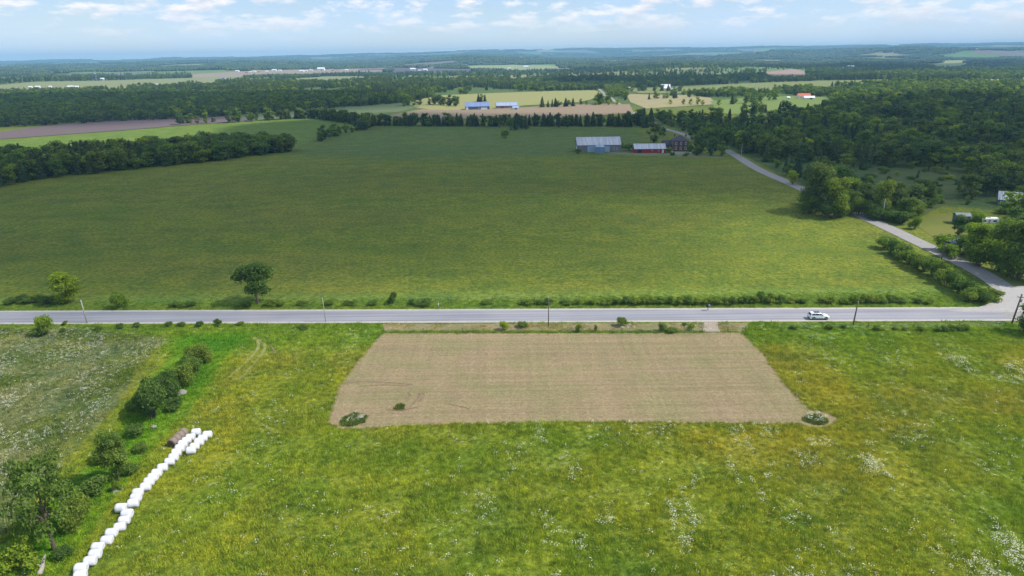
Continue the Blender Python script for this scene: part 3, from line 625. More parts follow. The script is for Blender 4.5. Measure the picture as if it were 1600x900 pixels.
# the house trees
for i, (x, y, h, w, kd) in enumerate([(1094, 240, 34, 30, 'mid_dark'), (1112, 243, 30, 26, 'mid_dark'), (1086, 222, 26, 24, 'mid_dark'), (1128, 244, 24, 22, 'mid'), (1104, 222, 30, 30, 'mid'), (1079, 212, 20, 18, 'mid_dark')]):
    plant_px(kd, x, y, h, f'{ORD[i]} tree of the dark clump right of the brick farmhouse', group='trees beside the farmhouse', wpx=w)
# hedge along the near side of the side road
hl = [(1384, 387, 18), (1397, 396, 20), (1408, 403, 22), (1420, 411, 20), (1432, 418, 22), (1443, 423, 22), (1455, 429, 24), (1467, 436, 26), (1478, 443, 24), (1489, 450, 26), (1500, 457, 26), (1511, 463, 24), (1523, 470, 24), (1537, 473, 20), (1508, 471, 18), (1549, 468, 16)]
for i, (x, y, h) in enumerate(hl):
    plant_px(['shrub_dark', 'shrub_big', 'shrub', 'shrub_dark'][i % 4], x, y + 1, h * 1.2, f'{ORD[i]} shrub from the far end of the hedge beside the side road', 'bush', 'hedge beside the side road', 'hedge_shrub', wpx=30)
# hedge on the verge behind the road
vx = [760, 822, 842, 856, 884, 902, 924, 948, 962, 976, 990, 1004, 1018, 1032, 1046, 1060, 1074, 1090, 1104, 1118, 1132, 1146, 1160, 1176, 1190, 1204, 1218, 1236, 1252, 1284, 1298, 1320, 1334, 1348, 1362, 1376, 1392, 1406, 1432, 1450]
vh = [6, 10, 9, 10, 8, 9, 9, 12, 13, 12, 14, 13, 14, 13, 15, 13, 14, 13, 12, 14, 13, 14, 13, 16, 20, 19, 15, 10, 8, 12, 14, 11, 16, 17, 17, 16, 14, 11, 10, 8]
for i, (x, h) in enumerate(zip(vx, vh)):
    plant_px(['shrub_dark', 'shrub_dark', 'shrub'][i % 3], x, 475.5 - 1.5 * (x > 1150) + random.uniform(-.8, .8), h, f'{ordn(i)} shrub from the left in the low hedge behind the road', 'bush', 'low hedge behind the road', 'verge_shrub', wpx=[19, 22, 17][i % 3])
# low scrub on the left part of the verge, and weeds on the near side
lv = [(20, 474, 11, 26), (36, 472, 12, 24), (52, 473, 13, 26), (74, 474, 14, 26), (90, 474, 13, 24), (272, 480, 9, 16), (284, 480, 9, 18), (298, 479, 9, 16), (385, 479, 8, 20), (424, 478, 10, 22), (438, 478, 8, 16), (472, 477, 7, 20), (516, 477, 9, 18), (546, 477, 7, 22), (584, 477, 9, 20), (642, 476, 8, 14)]
for i, (x, y, h, w) in enumerate(lv):
    plant_px('shrub_dark' if i < 5 or i % 2 else 'shrub', x, y, h, f'{ORD[i]} low shrub from the left along the far verge left of centre', 'bush', 'scrub on the left verge', 'verge_shrub', wpx=w)
nv = [(100, 520, 9, 12), (101, 508, 7, 10), (30, 519, 5, 14), (154, 516, 7, 12), (188, 513, 9, 12), (214, 512, 10, 13), (264, 511, 10, 12), (283, 510, 8, 14), (312, 511, 10, 14), (340, 510, 12, 14), (375, 508, 6, 14), (474, 514, 7, 18), (1240, 514, 7, 14), (1296, 515, 10, 14), (1318, 512, 6, 12), (1372, 516, 9, 18), (1398, 515, 6, 12), (1414, 516, 5, 10), (1440, 517, 8, 14), (1466, 518, 9, 14), (1476, 518, 10, 14), (1487, 517, 10, 14), (1498, 517, 11, 14), (1508, 516, 11, 14)]
for i, (x, y, h, w) in enumerate(nv):
    plant_px(['shrub', 'shrub_dark'][i % 2], x, y, h, f'{ordn(i)} small bush from the left along the near side of the road', 'bush', 'small bushes on the near verge', 'verge_bush', wpx=w)

for i, (x, y, h, w, kd) in enumerate([(1078, 238, 16, 16, 'mid'), (1036, 214, 16, 14, 'mid_dark'), (1088, 243, 13, 18, 'mid_dark'), (1050, 243, 6, 10, 'shrub'), (1072, 244, 6, 12, 'shrub_dark')]):
    plant_px(kd, x, y, h, f'{ORD[i]} plant half hiding the brick farmhouse, counted on its sides', 'tree' if 'mid' in kd else 'bush', 'greenery around the farmhouse', 'broadleaf_tree' if 'mid' in kd else 'bush', wpx=w)

_r = np.random.default_rng(77); _pts = sorted([(x, y) for x, y in zip(_r.uniform(1322, 1505, 60), _r.uniform(264, 326, 60)) if x < 1480 or y < 300][:44])
for i, (x, y) in enumerate(_pts):
    plant_px(['shrub', 'shrub_dark', 'shrub_bright', 'shrub', 'shrub_big'][i % 5], x, y, _r.uniform(4, 11), f'{ordn(i)} scrub bush from the left in the rough clearing', 'bush', 'scrub in the clearing', 'scrub_bush', wpx=_r.uniform(9, 20))

# --- belts and woods: positions first, then the largest in view as single trees and the rest as woods
def near_line(x, y, pts, w):
    d = np.full(x.shape, 1e9)
    for (ax, ay), (bx, by) in zip(pts[:-1], pts[1:]):
        L2 = (bx - ax) ** 2 + (by - ay) ** 2 + 1e-9; t = np.clip(((x - ax) * (bx - ax) + (y - ay) * (by - ay)) / L2, 0, 1)
        d = np.minimum(d, np.hypot(x - ax - t * (bx - ax), y - ay - t * (by - ay)))
    return d < w
def scatter(pg, step, hmin, hmax, con, seed, dark=0.5, bright=0.0, keep=1.0, area=''):
    rng = np.random.default_rng(seed); x0, y0 = pg.min(0); x1, y1 = pg.max(0)
    gx, gy = np.meshgrid(np.arange(x0, x1, step), np.arange(y0, y1, step)); x = gx.ravel() + rng.uniform(-.48, .48, gx.size) * step; y = gy.ravel() + rng.uniform(-.48, .48, gx.size) * step
    m = inpoly(x, y, pg) & (rng.random(x.size) < keep); x, y = x[m], y[m]; n = len(x)
    cn = fbm(x / 60 + seed, y / 60, 3); k = np.where(rng.random(n) < np.clip(con + (cn - .5) * 2.2, 0, 1) * (con > 0), 3, np.where(rng.random(n) < dark, 1, np.where(rng.random(n) < bright / max(1e-6, 1 - dark), 2, 0)))
    H = rng.uniform(hmin, hmax, n) * (0.85 + .3 * fbm(x / 40, y / 40 + 3, 2)); return [(x[i], y[i], H[i], k[i], area) for i in range(n)]
TREES = []
B = TREES.extend
B(scatter(poly([(-260, 330), (-100, 306), (0, 291), (100, 276), (230, 263), (330, 253), (458, 237), (455, 231), (390, 233), (330, 236), (230, 244), (100, 254), (0, 262), (-260, 285)]), 5.8, 9, 14, .16, 11, .55, .05, area='belt'))
B(scatter(poly([(-60, 203), (420, 178), (640, 160), (640, 157), (500, 150), (420, 147), (190, 150), (-60, 158)]), 9, 9, 13, .12, 21, .35, .05, area='left_wood'))
def row(px, hw, step, h0, h1, con, seed, dark, area, bright=0.0):
    w = P([p[0] for p in px], [p[1] for p in px])[:, :2]; rng = np.random.default_rng(seed)
    for a, b in zip(w[:-1], w[1:]):
        L_ = np.hypot(*(b - a)); n = max(1, int(L_ / step))
        for i in range(n):
            p = a + (b - a) * (i + rng.uniform(.1, .9)) / n + rng.uniform(-hw, hw, 2); r = rng.random()
            TREES.append((p[0], p[1], rng.uniform(h0, h1), 3 if rng.random() < con else (1 if r < dark else (2 if r < dark + bright else 0)), area))
row([(446, 186), (502, 185), (558, 194), (584, 196), (700, 197), (800, 197), (985, 197)], 4, 2.6, 9, 13, .6, 31, .8, 'row')
row([(290, 193), (350, 190), (446, 186)], 3, 9, 5, 11, .2, 32, .6, 'row')
row([(498, 222), (512, 215), (522, 213), (536, 209), (550, 206), (562, 203), (580, 197)], 3, 6, 4, 12, .1, 33, .5, 'diagonal')
row([(562, 203), (580, 197)], 5, 3, 11, 14, .2, 34, .7, 'diagonal')
row([(280, 194), (300, 192)], 5, 5, 9, 12, .1, 35, .6, 'row')
row([(985, 200), (1000, 196), (1020, 190)], 12, 3, 10, 14, .5, 36, .7, 'row')
row([(625, 166), (640, 165), (680, 163), (720, 166)], 6, 7, 6, 16, .1, 37, .5, 'barn_trees')
row([(848, 168), (895, 166)], 5, 4, 8, 14, .5, 38, .8, 'barn_trees')
row([(745, 159), (763, 159)], 5, 4, 10, 12, .9, 39, .8, 'barn_trees')
row([(895, 164), (975, 164)], 5, 12, 5, 9, 0, 40, .1, 'barn_trees', .5)
row([(930, 164), (950, 160)], 8, 6, 10, 16, .1, 41, .5, 'barn_trees')
row([(1040, 163), (1120, 165)], 6, 10, 6, 10, 0, 42, .0, 'roadside', .9)
row([(1020, 155), (1110, 150), (1200, 146)], 12, 7, 7, 12, .3, 43, .3, 'roadside')
row([(985, 143), (1020, 142), (1065, 143)], 12, 7, 8, 13, .4, 44, .4, 'roadside')
row([(1160, 180), (1200, 176), (1240, 182)], 14, 8, 9, 15, .7, 45, .6, 'roadside')
row([(1150, 163), (1190, 158), (1215, 156)], 12, 9, 9, 15, .1, 46, .1, 'roadside', .4)
# the big wood right of the side road
wood = WOODPG
W = scatter(wood, 8.2, 6, 13.5, .12, 51, .55, .1, .93, 'wood')
clearing = poly([(1320, 292), (1335, 268), (1400, 262), (1480, 264), (1540, 280), (1520, 296), (1480, 318), (1440, 333), (1380, 328), (1335, 312)])
lawn_a = poly([(1425, 362), (1445, 336), (1500, 336), (1620, 345), (1620, 400), (1500, 400)])
wx = np.array([t[0] for t in W]); wy = np.array([t[1] for t in W]); sr = near_line(wx, wy, SIDE, 7.5)
incl = inpoly(wx, wy, clearing); keepc = RNG.random(len(W)) < .42; gap = fbm(wx / 42 + 3, wy / 60 + 1, 3) > .60
bad = sr | (gap & (RNG.random(len(W)) < .55)) | (incl & ~keepc) | inpoly(wx, wy, lawn_a)
B([(t[0], t[1], t[2] * (.32 if incl[i] else (.42 if gap[i] else 1)), t[3], t[4]) for i, t in enumerate(W) if not bad[i]])
B(scatter(poly([(1560, 325), (1640, 325), (1640, 400), (1590, 395), (1580, 350)]), 8, 8, 12, .1, 55, .5, .1, area='wood'))
# beyond: woods with fields cut out
def wood_far(y0, y1, step, h0, h1, seed, dens=1.0):
    rng = np.random.default_rng(seed); xs = []; 
    yy = np.arange(y0, y1, step)
    for y in yy:
        hw = y * 0.86 + 60; x = np.arange(-hw, hw, step) + rng.uniform(-.48, .48, len(np.arange(-hw, hw, step))) * step
        xs.append(np.stack([x, y + rng.uniform(-.48, .48, len(x)) * step], -1))
    p = np.concatenate(xs); p = p[rng.random(len(p)) < dens]
    x, y = p[:, 0], p[:, 1]; n = len(x)
    cn = fbm(x / 260 + 3, y / 200, 3); cdk = fbm(x / 420 + 8, y / 300 + 8, 3); r = rng.random(n)
    k = np.where(rng.random(n) < np.clip(.28 + (cn - .5) * 3.5, 0, 1), 3, np.where(r < np.clip(.4 + (cdk - .5) * 3, .05, .95), 1, np.where(r > .93, 2, 0)))
    return x, y, rng.uniform(h0, h1, n) * (.8 + .4 * fbm(x / 90, y / 90, 2)), k
open_px = [
 [(-80, 218), (60, 198), (190, 184), (300, 178), (420, 170), (560, 163), (640, 160), (690, 149), (800, 144.5), (930, 141), (948, 150), (990, 160), (1120, 163), (1300, 165), (1700, 170), (1700, 900), (-500, 900), (-500, 230)],
 [(975, 148), (980, 138), (1080, 134), (1200, 129), (1400, 124), (1410, 131), (1240, 140), (1120, 148), (1000, 148)],
 [(978, 147), (1080, 149), (1110, 152), (1180, 151), (1292, 151), (1300, 165), (980, 165)],
 [(-80, 137), (60, 128), (200, 125), (330, 121), (400, 119), (330, 131), (200, 138), (-80, 147)],
 [(300, 116), (400, 110), (520, 107.5), (600, 107), (600, 113), (500, 116), (380, 121), (300, 123)],
 [(462, 123), (520, 119.5), (568, 119.5), (575, 126), (520, 130), (465, 130)],
 [(560, 107), (640, 106), (740, 108), (740, 114), (640, 114), (560, 111)], [(725, 103), (800, 101), (870, 103), (900, 109), (800, 111), (730, 109)],
 [(1192, 113), (1240, 108), (1258, 112), (1262, 123), (1200, 125)], [(1458, 101), (1478, 94), (1512, 94), (1512, 103), (1485, 108), (1462, 108)],
 [(1440, 128), (1520, 125), (1600, 122), (1650, 121), (1650, 126), (1600, 128), (1520, 131), (1445, 134)]]
OPEN = [poly(q) for q in open_px]
def cut(x, y, H, k, mos=True):
    m = np.ones(len(x), bool)
    for q in OPEN: m &= ~inpoly(x, y, q)
    m &= ~near_line(x, y, SIDE, 8)
    m &= ~inpoly(x, y, wood); m &= fbm(x / 70 + 9, y / 110 + 2, 3) < .64
    if mos:
        op, _ = mosaic(x, y); m &= ~(op & (fbm(x / 30, y / 30, 2) < .62))
    return x[m], y[m], H[m], k[m]
FAR = [cut(*wood_far(850, 1900, 10.5, 8, 12.5, 61)), cut(*wood_far(1900, 3200, 17, 9, 13, 62))]
print('trees', len(TREES), [len(f[0]) for f in FAR])

KN = {0: ('mid', 'broadleaf_tree'), 1: ('mid_dark', 'broadleaf_tree'), 2: ('mid_bright', 'broadleaf_tree'), 3: ('conifer', 'conifer_tree')}
AREA = {'belt': ('{} in the belt behind the hayfield', 'tree belt at the left'),
        'left_wood': ('{} in the wood beyond the ploughed field', 'long wood at the left'),
        'row': ('{} in the row closing the field', 'dark tree row behind the upper field'),
        'diagonal': ('{} in the slanting hedge line', 'slanting hedge trees'),
        'barn_trees': ('{} near the blue roofed barns', 'trees around the blue barns'),
        'roadside': ('{} in the sunlit fields', 'trees in the sunlit fields'),
        'wood': ('{} in the big right wood', 'wood right of the side road')}
KD = {0: 'green leafy tree', 1: 'dark leafy tree', 2: 'bright leafy tree', 3: 'pointed dark conifer'}
def inview(t):
    x, y = t[0], t[1]; z = y * cp + CAM_H * sp; a = x / z * FPX + 800; return -30 < a < 1630
_h = P1(1577, 322)
TREES = [t for t in TREES if not (abs(t[0] - _h[0] * t[1] / _h[1]) < 8.5 and _h[1] - 20 < t[1] < _h[1] + 8)]
TREES.sort(key=lambda t: -(t[2] / math.hypot(t[0], t[1])) * (1 if inview(t) else .01))
cnt = {0: 0, 3: 0}; rest = []; picked = []
for t in TREES:
    g = 3 if t[3] == 3 else 0
    if cnt[g] < 300 and inview(t):
        cnt[g] += 1; picked.append(t)
    else: rest.append(t)

picked.sort(key=lambda t: t[0] / t[1]); seen = {}
for t in picked:
    kd, nm = KN[t[3]]; lab, grp = AREA[t[4]]; key = (t[3], t[4]); i = seen.get(key, 0); seen[key] = i + 1
    plant(kd, (t[0], t[1], hz(t[0], t[1]) - .1), t[2], lab.format(hundreds(i) + ' ' + KD[t[3]] + ' from left'), 'tree', grp, nm, random.uniform(1.0, 1.3) if t[3] != 3 else random.uniform(.9, 1.15))

# --- instancing on points for what nobody could count
def points_instances(name, pos, rotz, scale, var, sources, zone=None, label=None, tilt=None):
    me = bpy.data.meshes.new(name); me.vertices.add(len(pos)); me.vertices.foreach_set('co', np.asarray(pos, np.float32).ravel())
    a = me.attributes.new('rot', 'FLOAT_VECTOR', 'POINT'); rv = np.zeros((len(pos), 3), np.float32); rv[:, 2] = rotz
    if tilt is not None: rv[:, :2] = tilt
    a.data.foreach_set('vector', rv.ravel())
    a = me.attributes.new('size', 'FLOAT_VECTOR', 'POINT'); a.data.foreach_set('vector', np.asarray(scale, np.float32).ravel())
    a = me.attributes.new('variant', 'INT', 'POINT'); a.data.foreach_set('value', np.asarray(var, np.int32))
    if zone is not None:
        a = me.attributes.new('zone', 'FLOAT_COLOR', 'POINT'); a.data.foreach_set('color', np.concatenate([zone, np.ones((len(zone), 1))], 1).astype(np.float32).ravel())
    o = link(name, me); ng = bpy.data.node_groups.new(name + '_scatter', 'GeometryNodeTree')
    ng.interface.new_socket('Geometry', in_out='INPUT', socket_type='NodeSocketGeometry'); ng.interface.new_socket('Geometry', in_out='OUTPUT', socket_type='NodeSocketGeometry')
    N, L = ng.nodes, ng.links; gi = N.new('NodeGroupInput'); go = N.new('NodeGroupOutput'); jn = N.new('GeometryNodeJoinGeometry')
    def attr(nm, ty):
        n = N.new('GeometryNodeInputNamedAttribute'); n.data_type = ty; n.inputs[0].default_value = nm; return n.outputs[0]
    rt, sz, vr = attr('rot', 'FLOAT_VECTOR'), attr('size', 'FLOAT_VECTOR'), attr('variant', 'INT')
    for k, src in enumerate(sources):
        eq = N.new('FunctionNodeCompare'); eq.data_type = 'INT'; eq.operation = 'EQUAL'; L.new(vr, eq.inputs[2]); eq.inputs[3].default_value = k
        oi = N.new('GeometryNodeObjectInfo'); oi.transform_space = 'ORIGINAL'; oi.inputs[0].default_value = src; oi.inputs['As Instance'].default_value = True
        ip = N.new('GeometryNodeInstanceOnPoints'); L.new(gi.outputs[0], ip.inputs['Points']); L.new(eq.outputs[0], ip.inputs['Selection']); L.new(oi.outputs['Geometry'], ip.inputs['Instance'])
        e2r = N.new('FunctionNodeEulerToRotation'); L.new(rt, e2r.inputs[0]); L.new(e2r.outputs[0], ip.inputs['Rotation']); L.new(sz, ip.inputs['Scale']); L.new(ip.outputs[0], jn.inputs[0])
    L.new(jn.outputs[0], go.inputs[0]); md = o.modifiers.new('scatter', 'NODES'); md.node_group = ng
    return tag(o, label, None, None, 'stuff')
def src(name, me):
    return bpy.data.objects.new(name, me)
SRC = []; SRCI = {}
for k in (0, 1, 2, 3):
    SRCI[k] = []
    for c, t in LIB[KN[k][0]]:
        SRCI[k].append(len(SRC)); SRC.append(src('wood_crown', c))
def wood_stuff(name, x, y, H, k, label):
    rng = np.random.default_rng(len(x)); n = len(x); var = np.array([SRCI[int(q)][rng.integers(len(SRCI[int(q)]))] for q in k]); s = H / 10
    w = s * np.where(k == 3, rng.uniform(.9, 1.15, n), rng.uniform(.95, 1.3, n)); z = height(x, y) - .1
    points_instances(name, np.stack([x, y, z], -1), rng.uniform(0, 6.28, n), np.stack([w, w, s], -1), var, SRC, None, label)
if rest:
    r = np.array([t[:4] for t in rest], float); wood_stuff('woodland', r[:, 0], r[:, 1], r[:, 2], r[:, 3].astype(int), 'dense crowns filling the woods and belts behind their front trees')
wood_stuff('distant_woodland', *FAR[0], 'woods beyond the farm fields reading as one mass')
wood_stuff('far_woodland', *FAR[1], 'woods in the far middle distance')
# clumps of many crowns for the farthest woods
def clump(name, seed):
    rng = np.random.default_rng(seed); V = []; F = []; T = []; off = 0
    for i in range(26):
        a = rng.uniform(0, 6.28); r = 24 * math.sqrt(rng.random()); h = rng.uniform(8, 13); v, f = icos(1, np.array([math.cos(a) * r, math.sin(a) * r, h * .62]), rng.uniform(3.4, 5), rng, 1.25)
        v += rng.normal(0, .35, v.shape); V.append(v); F += (f + off).tolist(); T.append(np.clip(np.full(len(v), rng.uniform(.0, .8)) + rng.normal(0, .15, len(v)), 0, 1)); off += len(v)
    me = bpy.data.meshes.new(name); me.from_pydata(np.concatenate(V).tolist(), [], F); me.update()
    me.attributes.new('tone', 'FLOAT', 'POINT').data.foreach_set('value', np.concatenate(T).astype(np.float32)); me.materials.append(MAT_LEAF_DARK if seed % 2 else MAT_CON_AND_SHADE); return me  # conifer colour on alternate clumps puts cloud shade into the far forest
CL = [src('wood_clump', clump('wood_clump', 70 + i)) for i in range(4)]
def clumps(y0, y1, step, seed, sc):
    rng = np.random.default_rng(seed); out = []; y = y0
    while y < y1:
        st = step * (y / y0) ** .8; hw = y * .86 + 60; x = np.arange(-hw, hw, st); out.append(np.stack([x + rng.uniform(-.45, .45, len(x)) * st, y + rng.uniform(-.45, .45, len(x)) * st, np.full(len(x), st / step)], -1)); y += st
    p = np.concatenate(out); m = np.ones(len(p), bool)
    for q in OPEN: m &= ~inpoly(p[:, 0], p[:, 1], q)
    op, _ = mosaic(p[:, 0], p[:, 1]); m &= ~op; p = p[m]; n = len(p); cd = fbm(p[:, 0] / 700 + 5, p[:, 1] / 500 + 1, 3)
    var = np.where(rng.random(n) < np.clip(.5 + (cd - .5) * 4, 0, 1), 0, 1) + 2 * rng.integers(0, 2, n)
    s = p[:, 2] ** .35
    points_instances('distant_forest', np.stack([p[:, 0], p[:, 1], height(p[:, 0], p[:, 1]) - .5], -1), rng.uniform(0, 6.28, n), np.stack([p[:, 2] * sc, p[:, 2] * sc, s * rng.uniform(.8, 1.25, n)], -1), var, CL, None, 'unbroken far forest covering the hills to the horizon'); print('clumps', n)
clumps(3150, 12800, 42, 81, 1.05)

# ------------------------------------------------------------------ tall grass, weeds, flowers
def tuft_mesh(name, n, h, spread, seed, w=.06):
    rng = np.random.default_rng(seed); b = rng.uniform(-spread, spread, (n, 2)); a = rng.uniform(0, 6.28, n); hh = h * rng.uniform(.5, 1.1, n); lean = rng.uniform(.1, .55, n) * hh; la = rng.uniform(0, 6.28, n)
    dx, dy = np.cos(a) * w, np.sin(a) * w; z0 = np.full(n, -.05)
    A = np.stack([b[:, 0] - dx, b[:, 1] - dy, z0], -1); Bq = np.stack([b[:, 0] + dx, b[:, 1] + dy, z0], -1); Cq = np.stack([b[:, 0] + np.cos(la) * lean, b[:, 1] + np.sin(la) * lean, hh], -1)
    return quads_mesh(name, np.stack([A, Bq, Cq], 1), n, 3)
M_TUFT = mat_tuft()
tufts = []
for i in range(4):
    me = tuft_mesh('grass_tuft', 16, .24 + .04 * i, .38, 500 + i, .05); me.materials.append(M_TUFT); tufts.append(src('grass_tuft', me))
TRK1 = [tuple(p[:2]) for p in P([356, 378, 398, 404, 396], [592, 572, 552, 538, 527])]; TRK2 = [tuple(p[:2]) for p in P([372, 392, 410, 414, 404], [594, 574, 552, 540, 530])]
def not_bare(x, y):
    if True: bare = near_line(x, y, SIDE, 4.2) | near_line(x, y, TRK1, .45) | near_line(x, y, TRK2, .4) | inpoly(x, y, APRON) | inpoly(x, y, LANE)
    ry = ROADY(x); return ~inpoly(x, y, MOWN_W) & ~((np.abs(y - ry) < 4.9)) & ~bare
DRY = poly([(598, 506.5), (1172, 504.5), (1162, 519), (1120, 519), (600, 519)]); ENT = poly([(1100, 503), (1121, 503), (1122, 512), (1126, 520), (1098, 520)])
def grass():
    rng = np.random.default_rng(5); n = 300000; y = rng.uniform(60, 169, n) ; y = y; x = rng.uniform(-1, 1, n) * (y * .80 + 25)
    m = not_bare(x, y) & ~inpoly(x, y, ENT) & (rng.random(n) < np.interp(y, [60, 150, 163, 169], [.85, 1.0, .9, .0])); x, y = x[m], y[m]
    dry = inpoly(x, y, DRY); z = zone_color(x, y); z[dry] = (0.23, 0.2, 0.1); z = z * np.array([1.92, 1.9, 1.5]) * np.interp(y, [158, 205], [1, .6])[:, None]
    k = (rng.random(len(x)) < np.where(dry, .3, 1)); x, y, z = x[k], y[k], z[k]
    s = rng.uniform(.6, 1.35, len(x)) * np.where(y < 160, np.interp(fbm(x / 3.5, y / 3.5, 3), [.35, .65], [.6, 1.5]), .9)
    points_instances('meadow_grass', np.stack([x, y, height(x, y)], -1), rng.uniform(0, 6.28, len(x)), np.stack([s, s, s], -1), rng.integers(0, 4, len(x)), tufts, z, 'long meadow grass of the near fields and verges')
    # ragged uncut edge round the mown rectangle and on its fence line
    pts = []; q = [tuple(p) for p in MOWN_W]; q.append(q[0])
    for a, b in zip(q[:-1], q[1:]):
        L_ = math.hypot(b[0] - a[0], b[1] - a[1]); m_ = int(L_ * 9); t = rng.random(m_); pts.append(np.stack([a[0] + (b[0] - a[0]) * t + rng.normal(0, .22, m_), a[1] + (b[1] - a[1]) * t + rng.normal(0, .22, m_)], -1))
    fl = P([598, 1098], [519, 519])[:, :2]; t = rng.random(2600); pts.append(fl[0] + (fl[1] - fl[0]) * t[:, None] + rng.normal(0, .45, (2600, 2)))
    p = np.concatenate(pts); z = zone_color(p[:, 0], p[:, 1]) * rng.uniform(1.2, 2.2, (len(p), 1)); s = rng.uniform(.5, 1.25, len(p))
    points_instances('uncut_edge', np.column_stack([p, height(p[:, 0], p[:, 1])]), rng.uniform(0, 6.28, len(p)), np.stack([s, s, s], -1), rng.integers(0, 4, len(p)), tufts, z, 'uncut weeds along the edge of the mown field')
grass()
M_WHITE = plain('white_petals', (0.60, 0.62, 0.44), .8, var=.1); M_YEL = plain('yellow_petals', (0.62, 0.48, 0.03), .8, var=.1); M_GREYF = plain('pale_seed_heads', (0.48, 0.45, 0.36), .9, var=.2)
def flower_src(name, mat, n, seed, r=.075, spread=.3):
    rng = np.random.default_rng(seed); p = np.column_stack([rng.uniform(-spread, spread, (n, 2)), rng.uniform(.35, .6, n)]); nr = np.tile([0, 0, 1.0], (n, 1))
    me = quads_mesh(name, leaf_quads(p, nr, r * 2, rng, .35), n); me.materials.append(mat); return src(name, me)
FS = [flower_src('white_flower_cluster', M_WHITE, 9, 1), flower_src('white_flower_cluster', M_WHITE, 5, 2, .06), flower_src('yellow_flower_cluster', M_YEL, 5, 3, .05), flower_src('seed_head_cluster', M_GREYF, 9, 4, .08)]
def flowers():
    rng = np.random.default_rng(9); n = 160000; y = rng.uniform(60, 150, n); x = rng.uniform(-1, 1, n) * (y * .8 + 20); ok = not_bare(x, y)
    left = inpoly(x, y, PG['flowers_left']); d = fbm(x / 4.5 + 40, y / 9 + 3, 3); g = fbm(x / 24 + 13, y / 24 + 6, 3)
    right = np.clip((x + 10) / 30, 0.1, 1)
    pw = sstep(.50, .74, d) * (.12 + .88 * sstep(.44, .60, g)) * .95 * right + .012
    pl = sstep(.44, .66, d) * (.35 + .65 * sstep(.4, .6, g)) * .7 + .05
    pr = np.where(left, pl, pw); m = ok & (rng.random(n) < pr * .8) & ~inpoly(x, y, PG['strip']); xw, yw = x[m], y[m]; lf = left[m]
    v = np.where(lf & (rng.random(len(xw)) < .6), 3, rng.integers(0, 2, len(xw)))
    yl = ok & ~left & (rng.random(n) < .10 * sstep(.45, .62, fbm(x / 26 + 5, y / 26 + 1, 4))) & (y < 125); X = np.concatenate([xw, x[yl]]); Y = np.concatenate([yw, y[yl]]); V = np.concatenate([v, np.full(yl.sum(), 2)])
    s = rng.uniform(.6, 1.25, len(X)); points_instances('wildflowers', np.stack([X, Y, height(X, Y)], -1), rng.uniform(0, 6.28, len(X)), np.stack([s, s, s], -1), V, FS, None, 'white and yellow wildflowers speckling the near meadows'); print('flowers', len(X))
flowers()

# ------------------------------------------------------------------ tall patches left standing in the mown field, stones, tracks
def patch(name, px, n, h, label, seed, tint, flowers=0.0):
    pg = poly(px); rng = np.random.default_rng(seed); lo, hi = pg.min(0), pg.max(0); p = rng.uniform(lo, hi, (n * 3, 2)); p = p[inpoly(p[:, 0], p[:, 1], pg)][:n]
    me = tuft_mesh('tall_weed', 26, h, .45, seed, .07); me.materials.append(M_TUFT); z = np.tile(tint, (len(p), 1)) * rng.uniform(.7, 1.4, (len(p), 1)); s = rng.uniform(.6, 1.3, len(p))
    srcs = [src('tall_weed', me)] + FS[:1]; v = (rng.random(len(p)) < flowers).astype(int)
    points_instances(name, np.column_stack([p, height(p[:, 0], p[:, 1]) + .05 + v * .3]), rng.uniform(0, 6.28, len(p)), np.stack([s, s, s], -1), v, srcs, z, label)
patch('weed_patch', [(532, 664), (537, 653), (554, 647), (573, 651), (567, 661), (548, 666)], 300, .32, 'lens shaped patch of tall dark weeds left uncut in the mown field corner', 31, (.13, .19, .04), .05)
patch('weed_patch', [(617, 640), (622, 632), (631, 633), (628, 640)], 50, .25, 'tiny uncut weed patch in the mown field', 32, (.15, .19, .03), .02)
patch('weed_patch', [(1257, 657), (1264, 650), (1278, 649), (1291, 656), (1289, 663), (1272, 664)], 250, .34, 'tall weeds with white flowers ringed by a mown circle', 33, (.17, .22, .05), .10)
M_STONE = plain('field_stone', (0.22, 0.215, 0.19), .9, var=.25, scale=3, bump=.6)
def stone(px, py, r, label):
    rng = np.random.default_rng(int(px)); x, y, z = P1(px, py); v, f = icos(2, np.array([0, 0, r * .3]), r, rng, .6); v[:, 0] *= rng.uniform(1, 1.5)
    o = link('field_stone', pydata('field_stone', v, f), M_STONE); o.location = (x, y, z); o.rotation_euler = (0, 0, rng.uniform(0, 3)); tag(o, label, 'stone', 'field stones')
for px, py, r, l in [(563, 653, .55, 'pale stone in the lens shaped weed patch'), (557, 655, .35, 'smaller pale stone in the lens shaped weed patch'), (285, 615, .8, 'grey stone at the foot of the hedge clump'), (279, 619, .5, 'smaller grey stone at the foot of the hedge clump'), (184, 768, .55, 'grey stone under the dark round tree'), (177, 765, .4, 'small grey stone beside the one under the dark round tree'), (240, 668, .5, 'grey stone below the hedge clump')]: stone(px, py, r, l)
M_TRACK = mat_field('pressed_grass', (0.26, 0.24, 0.10), .2, 0, .35, (0.14, 0.17, 0.03)); M_TRACKD = mat_field('pressed_stubble', (0.185, 0.135, 0.083), .2, 0, .3)
